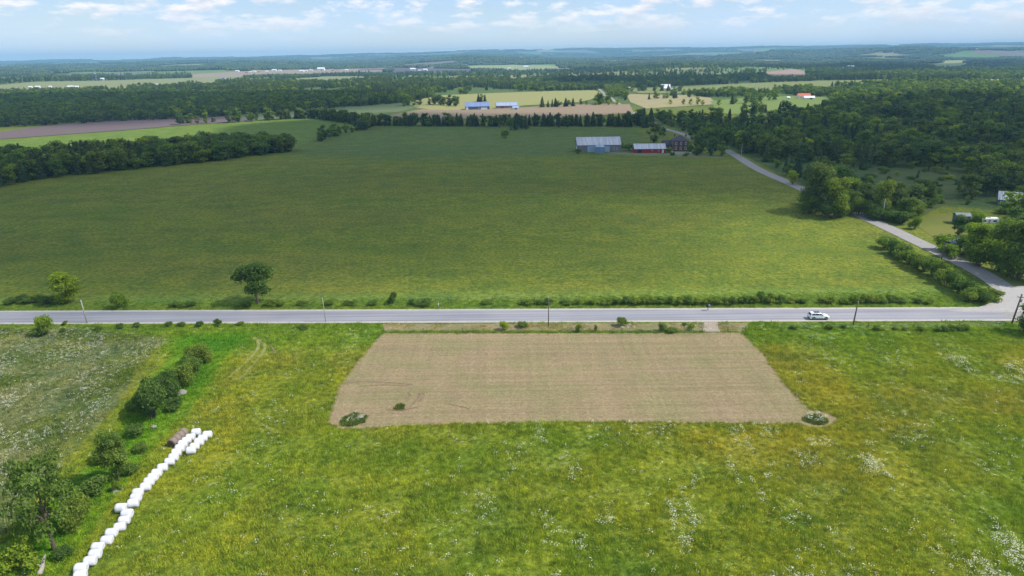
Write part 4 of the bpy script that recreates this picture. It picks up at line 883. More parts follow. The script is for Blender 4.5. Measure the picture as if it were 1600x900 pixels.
for i, (pts, w, m) in enumerate([([(356, 592), (378, 572), (398, 552), (404, 538), (396, 527)], .75, M_TRACK), ([(372, 594), (392, 574), (410, 552), (414, 540), (404, 530)], .65, M_TRACK), ([(400, 529), (418, 536), (428, 548), (430, 556)], .35, M_TRACKD),
        ([(524, 601), (560, 597), (600, 598), (645, 602)], .35, M_TRACKD), ([(560, 604), (600, 602), (640, 604)], .35, M_TRACKD), ([(634, 622), (640, 618), (637, 614)], .45, M_TRACKD), ([(640, 636), (652, 624), (655, 615)], .45, M_TRACKD), ([(655, 628), (662, 620), (661, 615)], .45, M_TRACKD), ([(604, 640), (625, 642), (655, 636)], .35, M_TRACKD), ([(700, 632), (720, 636), (735, 640)], .2, M_TRACKD)]):
    w_ = [tuple(p[:2]) for p in P([a for a, b in pts], [b for a, b in pts])]; c = curve2(w_, 8)
    ribbon('tyre_track', c, [w] * len(c), m, .085 + .004 * i, 'faint curved tyre track pressed into the grass')

# ------------------------------------------------------------------ bales
M_WRAP = plain('white_bale_wrap', (0.62, 0.62, 0.66), .38, var=.05, scale=5, bump=.35, stretch=(14, 1, 1), spec=.4, dark=(.44, .45, .48))
M_HAY = plain('weathered_hay', (0.20, 0.155, 0.125), .95, var=.35, scale=4, bump=.8, stretch=(3, 1, 1)); M_HAYEND = plain('bale_end_hay', (0.12, 0.085, 0.06), .95, var=.4, scale=6, bump=.8)
def bale_mesh(name, r, L_, sq, seed, mats):
    rng = np.random.default_rng(seed); prof = [(-L_ / 2, 0), (-L_ / 2 - .03, r * .45), (-L_ / 2, r * .8), (-L_ / 2 + .07, r * .96), (-L_ * .3, r * 1.01), (-L_ * .1, r), (L_ * .1, r * 1.01), (L_ * .3, r), (L_ / 2 - .07, r * .96), (L_ / 2, r * .8), (L_ / 2 + .03, r * .45), (L_ / 2, 0)]
    n = 24; V = []; F = []
    for x, q in prof:
        for k in range(n):
            a = 6.2832 * k / n; j = 1 + rng.uniform(-.012, .012); z = math.sin(a) * q * j; z = z if z > -r * sq else -r * sq - (z + r * sq) * -.15
            V.append((x + rng.uniform(-.01, .01), math.cos(a) * q * j * (1.04 if z < 0 else 1), z + r * sq))
    for i in range(len(prof) - 1):
        for k in range(n): F.append((i * n + k, i * n + (k + 1) % n, (i + 1) * n + (k + 1) % n, (i + 1) * n + k))
    me = pydata(name, V, F); [me.materials.append(m) for m in mats]
    if len(mats) > 1:
        for p in me.polygons:
            i = p.index // n
            if i < 2 or i > len(prof) - 4: p.material_index = 1
    me.shade_smooth(); return me
BM = [bale_mesh('wrapped_bale', .60 + .02 * k, 1.36, .93, k, [M_WRAP]) for k in range(4)]
def at_h(px, py, h):
    g = Vector(P1(px, py)); c = Vector((0, 0, CAM_H)); q = c + (g - c) * (CAM_H - h) / CAM_H; return q
def bale(px, py, label, group, rz):
    q = at_h(px, py, .6); o = link('wrapped_bale', random.choice(BM)); o.location = (q.x, q.y, hz(q.x, q.y) + .02); o.rotation_euler = (random.uniform(-.02, .02), 0, rz); tag(o, label, 'bale', group)
short = [(324, 679), (316.5, 684.6), (311, 690.8), (304, 697.3), (298.3, 703.9)]
main = [(306.2, 675.6), (297.5, 683), (291.5, 688), (285.8, 694), (281.2, 700.7), (275.7, 707.4), (271, 714.4), (264.9, 721.4), (254, 731), (245, 739.3), (239.2, 746.3), (233, 753), (227.5, 761), (215.5, 769), (212.3, 777.4), (208.0, 786.5), (198.5, 803), (194, 812.9), (187, 823.5), (174.3, 833), (166.9, 844), (152.6, 854.9), (148.7, 865.8), (140.7, 876.6), (126.5, 888.3), (125.5, 899)]
for i, (x, y) in enumerate(short): bale(x, y, f'{ORD[i]} white wrapped bale from the far end of the short second line', 'white bales in the short line', R(12 + random.uniform(-7, 7)))
for i, (x, y) in enumerate(main): bale(x, y, f'{ordn(i)} white wrapped bale from the far end of the long line', 'white bales in the long line', R(9 + random.uniform(-8, 8)))
bale(189, 794, 'white wrapped bale standing out of line to the left of the long row', 'white bales in the long line', R(2))
a_ = at_h(269.5, 691, .75); b_ = at_h(286, 676, .75); ang = math.atan2(b_.y - a_.y, b_.x - a_.x); Lb = (b_ - a_).length
HB = [bale_mesh('round_hay_bale', .76, 1.16, .95, 40 + k, [M_HAY, M_HAYEND]) for k in range(2)]
for i in range(4):
    q = a_ + (b_ - a_) * ((i) / 3.0); o = link('round_hay_bale', HB[i % 2]); o.location = (q.x, q.y, hz(q.x, q.y)); o.rotation_euler = (i * .6 * 0, 0, ang); o.scale = (Lb / 3 / 1.2, 1, 1)
    tag(o, ['nearest brown hay bale of the short weathered stack, dark end showing', 'second brown hay bale in the weathered stack by the white bales', 'third brown hay bale in the weathered stack by the white bales', 'farthest brown hay bale, touching the white bales'][i], 'bale', 'old brown hay bales')

# ------------------------------------------------------------------ dead wood in the near left corner
M_DEAD = plain('dead_grey_wood', (0.34, 0.30, 0.27), .9, var=.3, scale=5, bump=.6, stretch=(1, 6, 6))
def log(p0, p1, r, label):
    a = Vector(P1(*p0)); b = Vector(P1(*p1)); root = empty('dead_log', a, label, 'log', 'dead wood under the tall tree'); d = b - a
    bm = bmesh.new(); tube(bm, [(0, 0, r * .8), d * .35 + Vector((.1, 0, r * .9)), d * .7 + Vector((-.1, 0, r)), d + Vector((0, 0, r * 1.6))], [r, r * .85, r * .7, r * .3], 8); link('stem', bm_mesh('stem', bm), M_DEAD, root, True)
    for k in range(3):
        bm = bmesh.new(); s = d * (.35 + .2 * k) + Vector((0, 0, r)); e = s + Vector((random.uniform(-1, 1), random.uniform(-.8, .8), random.uniform(.5, 1.1))) ; tube(bm, [s, (s + e) / 2 + Vector((.1, 0, .1)), e], [r * .4, r * .25, r * .08], 5); link('branch', bm_mesh('branch', bm), M_DEAD, root)
log((62, 900), (72, 872), .32, 'thick grey fallen trunk lying in the bottom left corner')
log((34, 898), (47, 882), .13, 'thin pale dead branch leaning left of the fallen trunk')
log((52, 880), (70, 868), .10, 'thin dead branch across the top of the fallen trunk')

# ------------------------------------------------------------------ the car
M_PAINT = plain('white_car_paint', (0.80, 0.81, 0.83), .22, var=.02, spec=.6); M_GLASS = plain('tinted_glass', (0.02, 0.024, 0.03), .06, var=.1, spec=.8); M_TYRE = plain('tyre_rubber', (0.02, 0.02, 0.02), .85); M_RIM = plain('alloy_rim', (0.32, 0.33, 0.35), .35, .8)
M_BLACKP = plain('black_trim', (0.03, 0.03, 0.033), .6); M_LAMP = plain('clear_lamp_glass', (0.65, 0.68, 0.7), .1, spec=.8); M_RED = plain('red_lamp_glass', (0.35, 0.015, 0.015), .15, spec=.7)
def extrude_profile(prof, half, inset=0.0, top=None):
    """a side profile (x, z) swept across the width; vertices above z=top are drawn in by inset (tumblehome)"""
    V = []; n = len(prof); xs = [-half, -half + .10, half - .10, half]
    for j, y in enumerate(xs):
        for (x, z) in prof:
            cx = .0 if j in (1, 2) else .035
            yy = y; zz = z; xx = x
            if j in (0, 3): xx = x * .985; zz = z - .02 if z > .5 else z + .02
            if top is not None and z > top: yy = y - math.copysign(inset * (z - top), y)
            V.append((xx, yy, zz))
    F = [(j * n + i, j * n + (i + 1) % n, (j + 1) * n + (i + 1) % n, (j + 1) * n + i) for j in range(3) for i in range(n)]
    F.append(tuple(range(n))[::-1]); F.append(tuple(3 * n + i for i in range(n))); return V, F
def car():
    g = P1(1278.5, 498.5); rz = math.atan2(rd.y, rd.x); root = empty('parked_car', (g[0], g[1], .12 + hz(g[0], g[1])), 'white sport utility car with dark roof window driving right on the paved road', 'car', None, rz); root.name = 'white_car'
    body = [(-2.28, .42), (-2.33, .62), (-2.30, .95), (-2.24, 1.06), (-1.9, 1.08), (.72, 1.04), (1.0, 1.02), (1.75, .95), (2.12, .85), (2.30, .66), (2.32, .44), (2.2, .30), (1.85, .27), (-1.9, .27), (-2.2, .30)]
    V, F = extrude_profile(body, .92); o = link('body', pydata('body', V, F), M_PAINT, root, True); bv = o.modifiers.new('bevel', 'BEVEL'); bv.width = .03; bv.segments = 2
    cab = [(-2.22, 1.03), (-2.02, 1.48), (-1.85, 1.60), (-1.2, 1.665), (-.2, 1.66), (.25, 1.57), (1.12, 1.0)]
    V, F = extrude_profile(cab, .88, .30, 1.02); link('roof', pydata('roof', V, F), M_PAINT, root, True)
    def panel(nm, pts, mat):
        me = pydata(nm, pts, [tuple(range(len(pts)))]); ob = link(nm, me, mat, root); s = ob.modifiers.new('thickness', 'SOLIDIFY'); s.thickness = .03; s.offset = 0; return ob
    for sd in (-1, 1):
        yb, yt = .885, .76
        Y = lambda z: sd * (.88 - .30 * (z - 1.02) + .012)
        for a in ([(-1.95, 1.10), (-1.80, 1.46), (-1.22, 1.53), (-1.12, 1.10)], [(-1.05, 1.10), (-1.13, 1.53), (-.28, 1.54), (-.22, 1.10)], [(-.15, 1.10), (-.2, 1.54), (.18, 1.49), (.82, 1.10)]):
            panel('side_window', [(x, Y(z), z) for x, z in a], M_GLASS)
        for x in (-1.42, 1.42):
            wb = bmesh.new(); cyl(wb, (0, 0, 0), .35, .35, .24, 24, Matrix.Rotation(R(90), 4, 'X')); w = link('wheel', bm_mesh('wheel', wb), M_TYRE, root, True); w.location = (x, sd * .83, .35)
            rb = bmesh.new(); cyl(rb, (0, sd * .115, 0), .21, .19, .04, 16, Matrix.Rotation(R(90), 4, 'X')); [box(rb, (math.cos(a) * .12, sd * .14, math.sin(a) * .12), (.2, .02, .05), Matrix.Rotation(-a, 4, 'Y')) for a in [k * 1.2566 for k in range(5)]]; link('rim', bm_mesh('rim', rb), M_RIM, w)
            ab = bmesh.new(); cyl(ab, (x, sd * .85, .36), .42, .42, .16, 24, Matrix.Rotation(R(90), 4, 'X')); link('wheel_arch', bm_mesh('wheel_arch', ab), M_BLACKP, root)
        mb = bmesh.new(); box(mb, (.62, sd * 1.0, 1.12), (.16, .2, .14)); link('wing_mirror', bm_mesh('wing_mirror', mb), M_PAINT, root)
        hb = bmesh.new(); box(hb, (2.17, sd * .68, .76), (.22, .36, .14)); link('headlight', bm_mesh('headlight', hb), M_LAMP, root)
        tb = bmesh.new(); box(tb, (-2.28, sd * .74, .92), (.12, .30, .18)); link('tail_light', bm_mesh('tail_light', tb), M_RED, root)
        rr = bmesh.new(); box(rr, (-.7, sd * .66, 1.70), (1.9, .04, .04)); link('roof_rail', bm_mesh('roof_rail', rr), M_BLACKP, root)
        sk = bmesh.new(); box(sk, (0, sd * .925, .34), (1.9, .03, .12)); link('door_sill', bm_mesh('door_sill', sk), M_BLACKP, root)
    panel('windscreen', [(1.02, -.70, 1.10), (1.02, .70, 1.10), (.36, .62, 1.545), (.36, -.62, 1.545)], M_GLASS)
    panel('rear_window', [(-2.225, -.68, 1.10), (-2.225, .68, 1.10), (-2.045, .60, 1.47), (-2.045, -.60, 1.47)], M_GLASS)
    sb = bmesh.new(); box(sb, (-.62, 0, 1.672), (1.35, .95, .02)); link('sunroof', bm_mesh('sunroof', sb), M_GLASS, root)
    gb = bmesh.new(); box(gb, (2.315, 0, .60), (.03, 1.1, .2)); link('grille', bm_mesh('grille', gb), M_BLACKP, root)
    bb = bmesh.new(); box(bb, (-2.325, 0, .40), (.05, 1.6, .16)); link('rear_bumper', bm_mesh('rear_bumper', bb), M_BLACKP, root)
car()

# ------------------------------------------------------------------ poles, mailbox, marker, fences
M_POLE = plain('weathered_pole_wood', (0.14, 0.115, 0.095), .95, scale=2, bump=.5, stretch=(6, 6, .5)); M_POLEP = plain('silvered_pole_wood', (0.38, 0.36, 0.32), .9, scale=2, bump=.4, stretch=(6, 6, .5)); M_STEEL = plain('galvanised_steel', (0.45, 0.46, 0.47), .5, .7); M_INS = plain('ceramic', (0.5, 0.45, 0.42), .3)
def pole(bx, by, tx, ty, r, mat, label, arm=False, lean=0.0, wires=False):
    b = P1(bx, by); H = metres(math.hypot(by - ty, 0), b) / .945; root = empty('utility_pole', b, label, 'pole', 'utility poles along the roads'); root.rotation_euler = (0, lean, 0)
    bm = bmesh.new(); tube(bm, [(0, 0, -.4), (0, 0, H * .5), (0, 0, H)], [r, r * .88, r * .7], 12); link('pole', bm_mesh('pole', bm), mat, root, True)
    cb = bmesh.new(); box(cb, (0, -.14 - r * .3, H - .35), (.12, .16, .16)); cyl(cb, (0, 0, H + .03), r * .72, r * .5, .06, 10); link('pole_cap', bm_mesh('pole_cap', cb), M_STEEL, root)
    if arm:
        ab = bmesh.new(); box(ab, (0, -.12, H - .8), (1.9, .1, .12)); link('crossarm', bm_mesh('crossarm', ab), mat, root)
        for x in (-.8, .8, .25):
            ib = bmesh.new(); cyl(ib, (x, -.12, H - .65), .05, .07, .2, 8); link('insulator', bm_mesh('insulator', ib), M_INS, root)
        tb = bmesh.new(); cyl(tb, (.28, -.1, H - 1.6), .2, .2, .7, 12); link('transformer', bm_mesh('transformer', tb), M_STEEL, root)
pole(136, 505, 131, 469, .16, M_POLEP, 'pale leaning pole by the road near the left edge', lean=-.05)
pole(509, 504, 504, 465, .09, M_POLEP, 'thin pale pole by the road left of the mown field', lean=-.03)
pole(857, 510, 857, 465, .12, M_POLE, 'dark upright pole in the middle of the near road edge')
pole(1333, 508, 1338, 471, .17, M_POLE, 'dark leaning pole right of the white car', lean=.06)
pole(1581, 506, 1593, 459, .20, M_POLE, 'dark pole with crossarm beside the junction at the right edge', True, lean=.10)
pole(1378, 344, 1378, 312, .15, M_POLEP, 'pale pole beside the side road near the dark trees')
pole(1471, 408, 1472, 380, .15, M_POLE, 'dark pole on the side road bend by the lane')
pole(1158, 246, 1158, 226, .15, M_POLEP, 'pale pole far up the side road near the farmhouse')
def mailbox():
    b = P1(1106, 485.5); root = empty('mailbox', b, 'dark mailbox on a post at the far edge of the road', 'mailbox'); pb = bmesh.new(); box(pb, (0, 0, .55), (.14, .14, 1.1)); link('post', bm_mesh('post', pb), M_POLE, root)
    for dx, m in ((-.28, M_BLACKP), (.3, M_STEEL)):
        bb = bmesh.new(); box(bb, (dx, 0, 1.2), (.42, .6, .28)); cyl(bb, (dx, 0, 1.34), .21, .21, .6, 14, Matrix.Rotation(R(90), 4, 'X')); x = link('box', bm_mesh('box', bb), m, root)
        fb = bmesh.new(); box(fb, (dx + .23, 0, 1.42), (.03, .05, .3)); link('flag', bm_mesh('flag', fb), M_RED, root)
    cb = bmesh.new(); box(cb, (0, 0, 1.06), (1.1, .3, .06)); link('shelf', bm_mesh('shelf', cb), M_POLE, root)
mailbox()
def marker():
    b = P1(685.5, 485); root = empty('marker_stake', b, 'white tipped marker stake behind the road', 'marker'); pb = bmesh.new(); cyl(pb, (0, 0, .8), .035, .035, 1.6, 8); link('stake', bm_mesh('stake', pb), M_STEEL, root)
    tb = bmesh.new(); box(tb, (0, 0, 1.75), (.2, .06, .6)); link('plate', bm_mesh('plate', tb), M_PAINT, root)
marker()
def fence(p0, p1, step, h, label, cat='fence', boards=False, mat=None, name='wire_fence'):
    a = Vector(P1(*p0)); b = Vector(P1(*p1)); d = b - a; n = max(1, int(d.length / step)); root = empty(name, a, label, cat); mt = mat or M_POLE
    pm = bmesh.new(); cyl(pm, (0, 0, h / 2 - .15), .07, .06, h + .3, 8); pm = bm_mesh('post', pm); pm.materials.append(mt); zs = []
    for i in range(n + 1):
        q = d * i / n; q.z = hz(a.x + q.x, a.y + q.y) - a.z; o = link('post', pm, None, root); o.location = q; o.rotation_euler = (random.uniform(-.03, .03), random.uniform(-.03, .03), 0); zs.append(q.copy())
    for k in range(3):
        bm = bmesh.new()
        for q, r_ in zip(zs[:-1], zs[1:]):
            z = Vector((0, 0, h * (.3 + .3 * k)))
            if boards: 
                dd = r_ - q; box(bm, (q + r_) / 2 + z, (dd.length, .05, .14), dd.to_track_quat('X', 'Z').to_matrix().to_4x4())
            else: tube(bm, [q + z, (q + r_) / 2 + z - Vector((0, 0, .02)), r_ + z], [.005] * 3, 4)
        link('rail' if boards else 'wire', bm_mesh('wire', bm), mt if boards else M_STEEL, root)
fence((600, 519.5), (1097, 519.3), 9, 1.15, 'old post and wire fence on the weedy line above the mown field')
fence((1137, 519), (1165, 519), 3.2, 1.5, 'short section of wire fence right of the gravel entrance')
fence((1215, 513), (1570, 511), 9, 1.15, 'post and wire fence along the near verge at the right')
fence((640, 471), (900, 469.5), 9, 1.2, 'post and wire fence behind the road in the middle')

# ------------------------------------------------------------------ buildings
def metal_roof(name, col, rust=None, stripe=0.18, metal=.15):
    m, nt, N, L, b = newmat(name); g = N.new('ShaderNodeTexCoord').outputs['Object']; w = noise_n(N, L, .7, 4, .6, g, (2.2, .12, .12)); v = noise_n(N, L, .5, 6, .7, g)
    c = mix_n(N, L, ramp_n(N, L, w, [(.4, 0.), (.6, 1.)]), tuple(x * (1 - stripe) for x in col), tuple(x * (1 + stripe * .5) for x in col))
    if rust: c = mix_n(N, L, ramp_n(N, L, v, [(.56, 0.), (.72, .8)]), c, rust)
    L.new(c, b.inputs['Base Color']); b.inputs['Roughness'].default_value = .5; b.inputs['Metallic'].default_value = metal; return m
R_GREY = metal_roof('grey_metal_roof', (.50, .51, .55), (.34, .27, .24)); R_BLUE = metal_roof('blue_metal_roof', (.19, .26, .46)); R_PALE = metal_roof('pale_blue_metal_roof', (.33, .40, .55)); R_WHITE = metal_roof('white_roof', (.78, .79, .80), None, .05, 0)
R_DARK = plain('dark_shingles', (.075, .065, .075), .9, scale=4); R_RED = plain('red_roof', (.52, .15, .09), .8); R_OLD = metal_roof('striped_old_roof', (.42, .44, .47), (.10, .10, .11), .6)
W_GREY = plain('weathered_boards', (.20, .19, .19), .9, scale=1.2, stretch=(5, 5, .4), bump=.3, dark=(.28, .27, .26)); W_RED = plain('red_boards', (.30, .035, .035), .85, stretch=(5, 5, .4)); W_BRICK = plain('red_brick', (.15, .078, .068), .9, scale=6); W_WHITE = plain('white_siding', (.74, .74, .72), .7, var=.05); W_BLUE = plain('blue_siding', (.10, .14, .23), .6); W_LBLUE = plain('pale_blue_sheeting', (.33, .45, .58), .5, .2, stretch=(6, 6, .3)); W_TAN = plain('tan_siding', (.4, .35, .28), .8); W_DGREY = plain('dark_grey_siding', (.13, .14, .16), .8)
M_DOOR = plain('dark_doorway', (.03, .03, .032), .9); M_PANE = plain('window_pane', (.04, .05, .065), .08, spec=.8)
def building(name, px, py, L_, W_, h, rise, rz, wall, roof, label, cat='building', over=.35, hip=False, feats=(), loc=None, group=None):
    """feats: (side, kind, x, z, w, h, material) with side 'f','b','l','r'"""
    g = loc or P1(px, py); root = empty(name, (g[0], g[1], g[2] - .05), label, cat, group, rz); off = Vector((0, W_ / 2, 0))
    x, y = L_ / 2, W_ / 2; ap = .0 if not hip else min(x, y) * .9; T = lambda v: (v[0], v[1] + y, v[2])
    V = [T(v) for v in [(-x, -y, -.6), (x, -y, -.6), (x, y, -.6), (-x, y, -.6), (-x, -y, h), (x, -y, h), (x, y, h), (-x, y, h)]]; F = [(0, 1, 5, 4), (1, 2, 6, 5), (2, 3, 7, 6), (3, 0, 4, 7)]
    if hip: F.append((4, 5, 6, 7))
    else: V += [T((-x, 0, h + rise)), T((x, 0, h + rise))]; F += [(4, 7, 8), (5, 9, 6)]
    link('wall', pydata('wall', V, F), wall, root)
    xo, yo = x + over, y + over; dz = -rise * over / y; t = .14
    if hip: rv = [(-xo, -yo, h + dz), (xo, -yo, h + dz), (xo, yo, h + dz), (-xo, yo, h + dz), (-x + ap, 0, h + rise), (x - ap, 0, h + rise)]; rf = [(0, 1, 5, 4), (1, 2, 5), (2, 3, 4, 5), (3, 0, 4)]
    else: rv = [(-xo, -yo, h + dz), (xo, -yo, h + dz), (xo, yo, h + dz), (-xo, yo, h + dz), (-xo, 0, h + rise), (xo, 0, h + rise)]; rf = [(0, 1, 5, 4), (2, 3, 4, 5)]
    ro = link('roof', pydata('roof', [T((a, b, c + .05)) for a, b, c in rv], rf), roof, root); s = ro.modifiers.new('thickness', 'SOLIDIFY'); s.thickness = t; s.offset = 1
    if L_ > 12 and not hip:
        rb = bmesh.new(); box(rb, (0, y, h + rise + .2), (L_ + 2 * over, .3, .1)); link('ridge_cap', bm_mesh('ridge_cap', rb), roof, root)
    for (sd, kind, fx, fz, fw, fh, mt) in feats:
        bm = bmesh.new(); c, s_ = ((fx, 0, fz), (fw, .12, fh)) if sd == 'f' else ((fx, W_, fz), (fw, .12, fh)) if sd == 'b' else ((-x, y + fx, fz), (.12, fw, fh)) if sd == 'l' else ((x, y + fx, fz), (.12, fw, fh))
        if kind == 'window':
            box(bm, c, s_); fr = link('window', bm_mesh('window', bm), mt, root); pb = bmesh.new(); k = Vector((0, -.05, 0)) if sd == 'f' else Vector((-.05, 0, 0)) if sd == 'l' else Vector((.05, 0, 0)) if sd == 'r' else Vector((0, .05, 0))
            box(pb, Vector(c) + k, (max(.1, s_[0] * .72) if sd in 'fb' else .1, max(.1, s_[1] * .72) if sd in 'lr' else .1, s_[2] * .78)); link('pane', bm_mesh('pane', pb), M_PANE, fr)
            if fh > .9:
                mb = bmesh.new(); box(mb, Vector(c) + k * 2.1, (s_[0] * .74 if sd in 'fb' else .05, s_[1] * .74 if sd in 'lr' else .05, .06)); link('glazing_bar', bm_mesh('glazing_bar', mb), mt, fr)
        elif kind == 'chimney': box(bm, (fx, y + fz, h + rise + .3), (fw, fw, fh)); link('chimney', bm_mesh('chimney', bm), mt, ro)
        else: box(bm, c, s_); link(kind, bm_mesh(kind, bm), mt, root)
    return root
f = 'f'
barn = building('barn', 936, 237.5, 28, 13, 4.6, 4.2, R(1), W_GREY, R_GREY, 'long grey weathered barn with pale metal roof behind the hay field', 'barn', feats=[(f, 'lean_to', -5.2, 2.0, 4.6, 4.0, W_LBLUE), (f, 'door', 4.2, 1.9, 5.4, 3.7, W_LBLUE), (f, 'window', 11.5, 2.6, .7, .7, W_WHITE), (f, 'window', 9.6, 2.6, .7, .7, W_WHITE), (f, 'window', 11.5, 1.3, .7, .7, W_WHITE), (f, 'window', 9.6, 1.3, .7, .7, W_WHITE), ('l', 'door', -2, 1.7, 3, 3.2, W_WHITE)])
def silo(px, py, r, h, label, mat, roofm):
    g = P1(px, py); root = empty('grain_bin', g, label, 'silo'); bm = bmesh.new(); cyl(bm, (0, 0, h / 2), r, r, h, 28); link('shell', bm_mesh('shell', bm), mat, root)
    hb = bmesh.new(); [cyl(hb, (0, 0, z), r + .04, r + .04, .07, 28) for z in np.arange(.9, h, .9)]; link('hoop', bm_mesh('hoop', hb), M_STEEL, root, False)['kind'] = 'stuff'
    cb = bmesh.new(); cyl(cb, (0, 0, h + r * .28), r + .15, .3, r * .56, 28); link('roof', bm_mesh('roof', cb), roofm, root); vb = bmesh.new(); cyl(vb, (0, 0, h + r * .56 + .2), .35, .3, .4, 12); link('vent_cap', bm_mesh('vent_cap', vb), M_STEEL, root)
silo(937, 239.3, 3.2, 4.2, 'squat blue grain bin with conical roof in front of the grey barn', plain('blue_grey_steel', (.17, .26, .38), .5, .3), metal_roof('bin_roof', (.32, .42, .52)))
building('shed', 1015.5, 239, 19.5, 8, 2.7, 2.6, R(-1), W_RED, R_GREY, 'long low red shed with pale metal roof beside the farmhouse', 'shed', feats=[(f, 'door', -6.5, 1.2, 2.6, 2.3, M_DOOR), (f, 'window', 1.5, 1.5, .9, .8, W_WHITE), (f, 'window', 5.5, 1.5, .9, .8, W_WHITE), (f, 'door', 8.1, 1.1, 1.1, 2.1, W_WHITE)])
wf = [(f, 'window', x, z, 1.15, 1.75, W_WHITE) for z in (1.8, 4.9) for x in (-3.1, 0, 3.1)][:4] + [(f, 'window', 0, 4.9, 1.15, 1.75, W_WHITE), (f, 'window', 3.1, 4.9, 1.15, 1.75, W_WHITE)]
wf = [(f, 'window', x, z, 1.2, 1.8, W_WHITE) for z in (1.9, 4.9) for x in (-3.1, 0, 3.1)]
building('farmhouse', 1063.5, 236, 9.6, 9, 6.4, 2.8, R(-3), W_BRICK, R_DARK, 'two storey red brick farmhouse with white framed windows and dark hip roof', 'house', hip=True, feats=wf + [('l', 'window', -2, 4.9, 1.1, 1.7, W_WHITE), ('l', 'window', 2, 4.9, 1.1, 1.7, W_WHITE), (f, 'chimney', -3.6, 0, .8, 1.6, W_BRICK), (f, 'chimney', 3.6, 0, .8, 1.6, W_BRICK)])
building('house_wing', 1045, 234.5, 7.5, 6.5, 3.4, 2.6, R(-3), W_BRICK, R_DARK, 'lower dark roofed wing joined to the left side of the farmhouse', 'house', feats=[(f, 'porch_front', 1.2, 1.4, 4.6, .5, W_WHITE), (f, 'window', -1.8, 1.9, 1, 1.4, W_WHITE), (f, 'window', .6, 2.2, .9, 1, W_WHITE), (f, 'window', 2.6, 2.2, .9, 1, W_WHITE)])
fence((1051, 240.5), (1080, 241), 1.6, 1.3, 'white board fence in front of the brick farmhouse', boards=True, mat=W_WHITE, name='board_fence')
fence((1048, 236.5), (1052, 240.5), 1.6, 1.3, 'short white board fence returning to the red shed', boards=True, mat=W_WHITE, name='board_fence')
building('blue_roofed_barn', 746, 171.5, 31, 14, 4.2, 4.6, R(4), W_BLUE, R_BLUE, 'left barn with a bright blue roof beyond the dark tree row', 'barn', feats=[(f, 'window', 2, 2, 2.4, 1.4, W_WHITE), (f, 'door', 8.5, 1.5, 8, 2.6, W_WHITE), ('l', 'door', 0, 2, 4, 4, W_WHITE), (f, 'door', -13, 2, 3, 3.6, W_WHITE)])
building('pale_roofed_barn', 792, 169.5, 27, 12, 3.6, 3.8, R(5), W_GREY, R_PALE, 'right barn with a pale blue roof beyond the dark tree row', 'barn', feats=[(f, 'door', -6, 1.6, 4, 3, W_RED), (f, 'window', 3, 1.8, 1.6, 1.2, W_WHITE), (f, 'door', 10, 1.5, 3, 2.8, W_WHITE)])
building('small_shed', 806, 171.5, 8, 6, 2.6, 1.6, R(5), W_WHITE, R_PALE, 'small pale shed at the right end of the blue barns', 'shed', feats=[(f, 'door', 0, 1.1, 3, 2.1, W_BLUE)])
building('white_barn', 1040, 141.5, 17, 14, 4.5, 7, R(-8), W_WHITE, R_WHITE, 'tall white roofed barn among trees beyond the tan field', 'barn', feats=[(f, 'door', 3, 1.8, 4, 3.5, M_DOOR)])
building('farm_outbuilding', 1055, 142.5, 16, 8, 3, 2, R(-8), W_DGREY, R_PALE, 'low grey outbuilding right of the tall white barn', 'shed', feats=[(f, 'door', 3, 1.2, 3, 2.3, W_WHITE)])
building('red_roofed_house', 1257, 154, 17, 9, 3.4, 3.6, R(-5), W_WHITE, R_RED, 'red roofed house among trees above the sunlit pasture', 'house', feats=[(f, 'window', -5, 1.8, 1.6, 1.2, W_WHITE), (f, 'door', 1, 1.1, 1.2, 2.1, M_DOOR), (f, 'window', 5, 1.8, 1.6, 1.2, W_WHITE)])
building('white_shed', 1265, 155.5, 14, 7, 2.6, 2, R(-5), W_WHITE, R_WHITE, 'low white shed in front of the red roofed house', 'shed', feats=[(f, 'door', 2, 1.1, 3, 2.1, M_DOOR)])
building('white_shed', 1232.5, 155, 4, 4, 2.4, 1, R(5), W_WHITE, R_WHITE, 'tiny white shed left of the red roofed house', 'shed', feats=[(f, 'door', 0, 1, 1, 1.9, M_DOOR)])
building('cottage', 1499, 394, 6.5, 4.2, 2.3, 1.3, R(38), W_DGREY, plain('slate_blue_roof', (.10, .13, .20), .9), 'small cottage with a slate blue roof hidden in bushes by the lane', 'cottage', feats=[(f, 'window', -1.4, 1.4, .9, .9, W_WHITE), (f, 'door', 1.2, 1.05, .9, 2, W_WHITE)])
building('garden_shed', 1504.5, 351, 4.4, 3.6, 3.1, .7, R(-10), W_BLUE, plain('grey_felt_roof', (.2, .21, .24), .9), 'dark blue shed on the lawn beside the camper trailer', 'shed', feats=[(f, 'door', -.8, 1.1, 1.6, 2.1, W_BLUE), (f, 'window', 1.3, 1.6, .7, .7, W_WHITE)])
building('old_house', 1577, 322, 7.5, 7, 2.4, 2.6, R(-30), W_DGREY, R_OLD, 'old house with streaked grey roof among trees at the right edge', 'house', feats=[(f, 'window', -2.6, 1.9, 1, 1.1, W_WHITE), (f, 'window', 2.6, 1.9, 1, 1.1, W_WHITE), (f, 'door', 0, 1.1, 1, 2.1, W_WHITE)])
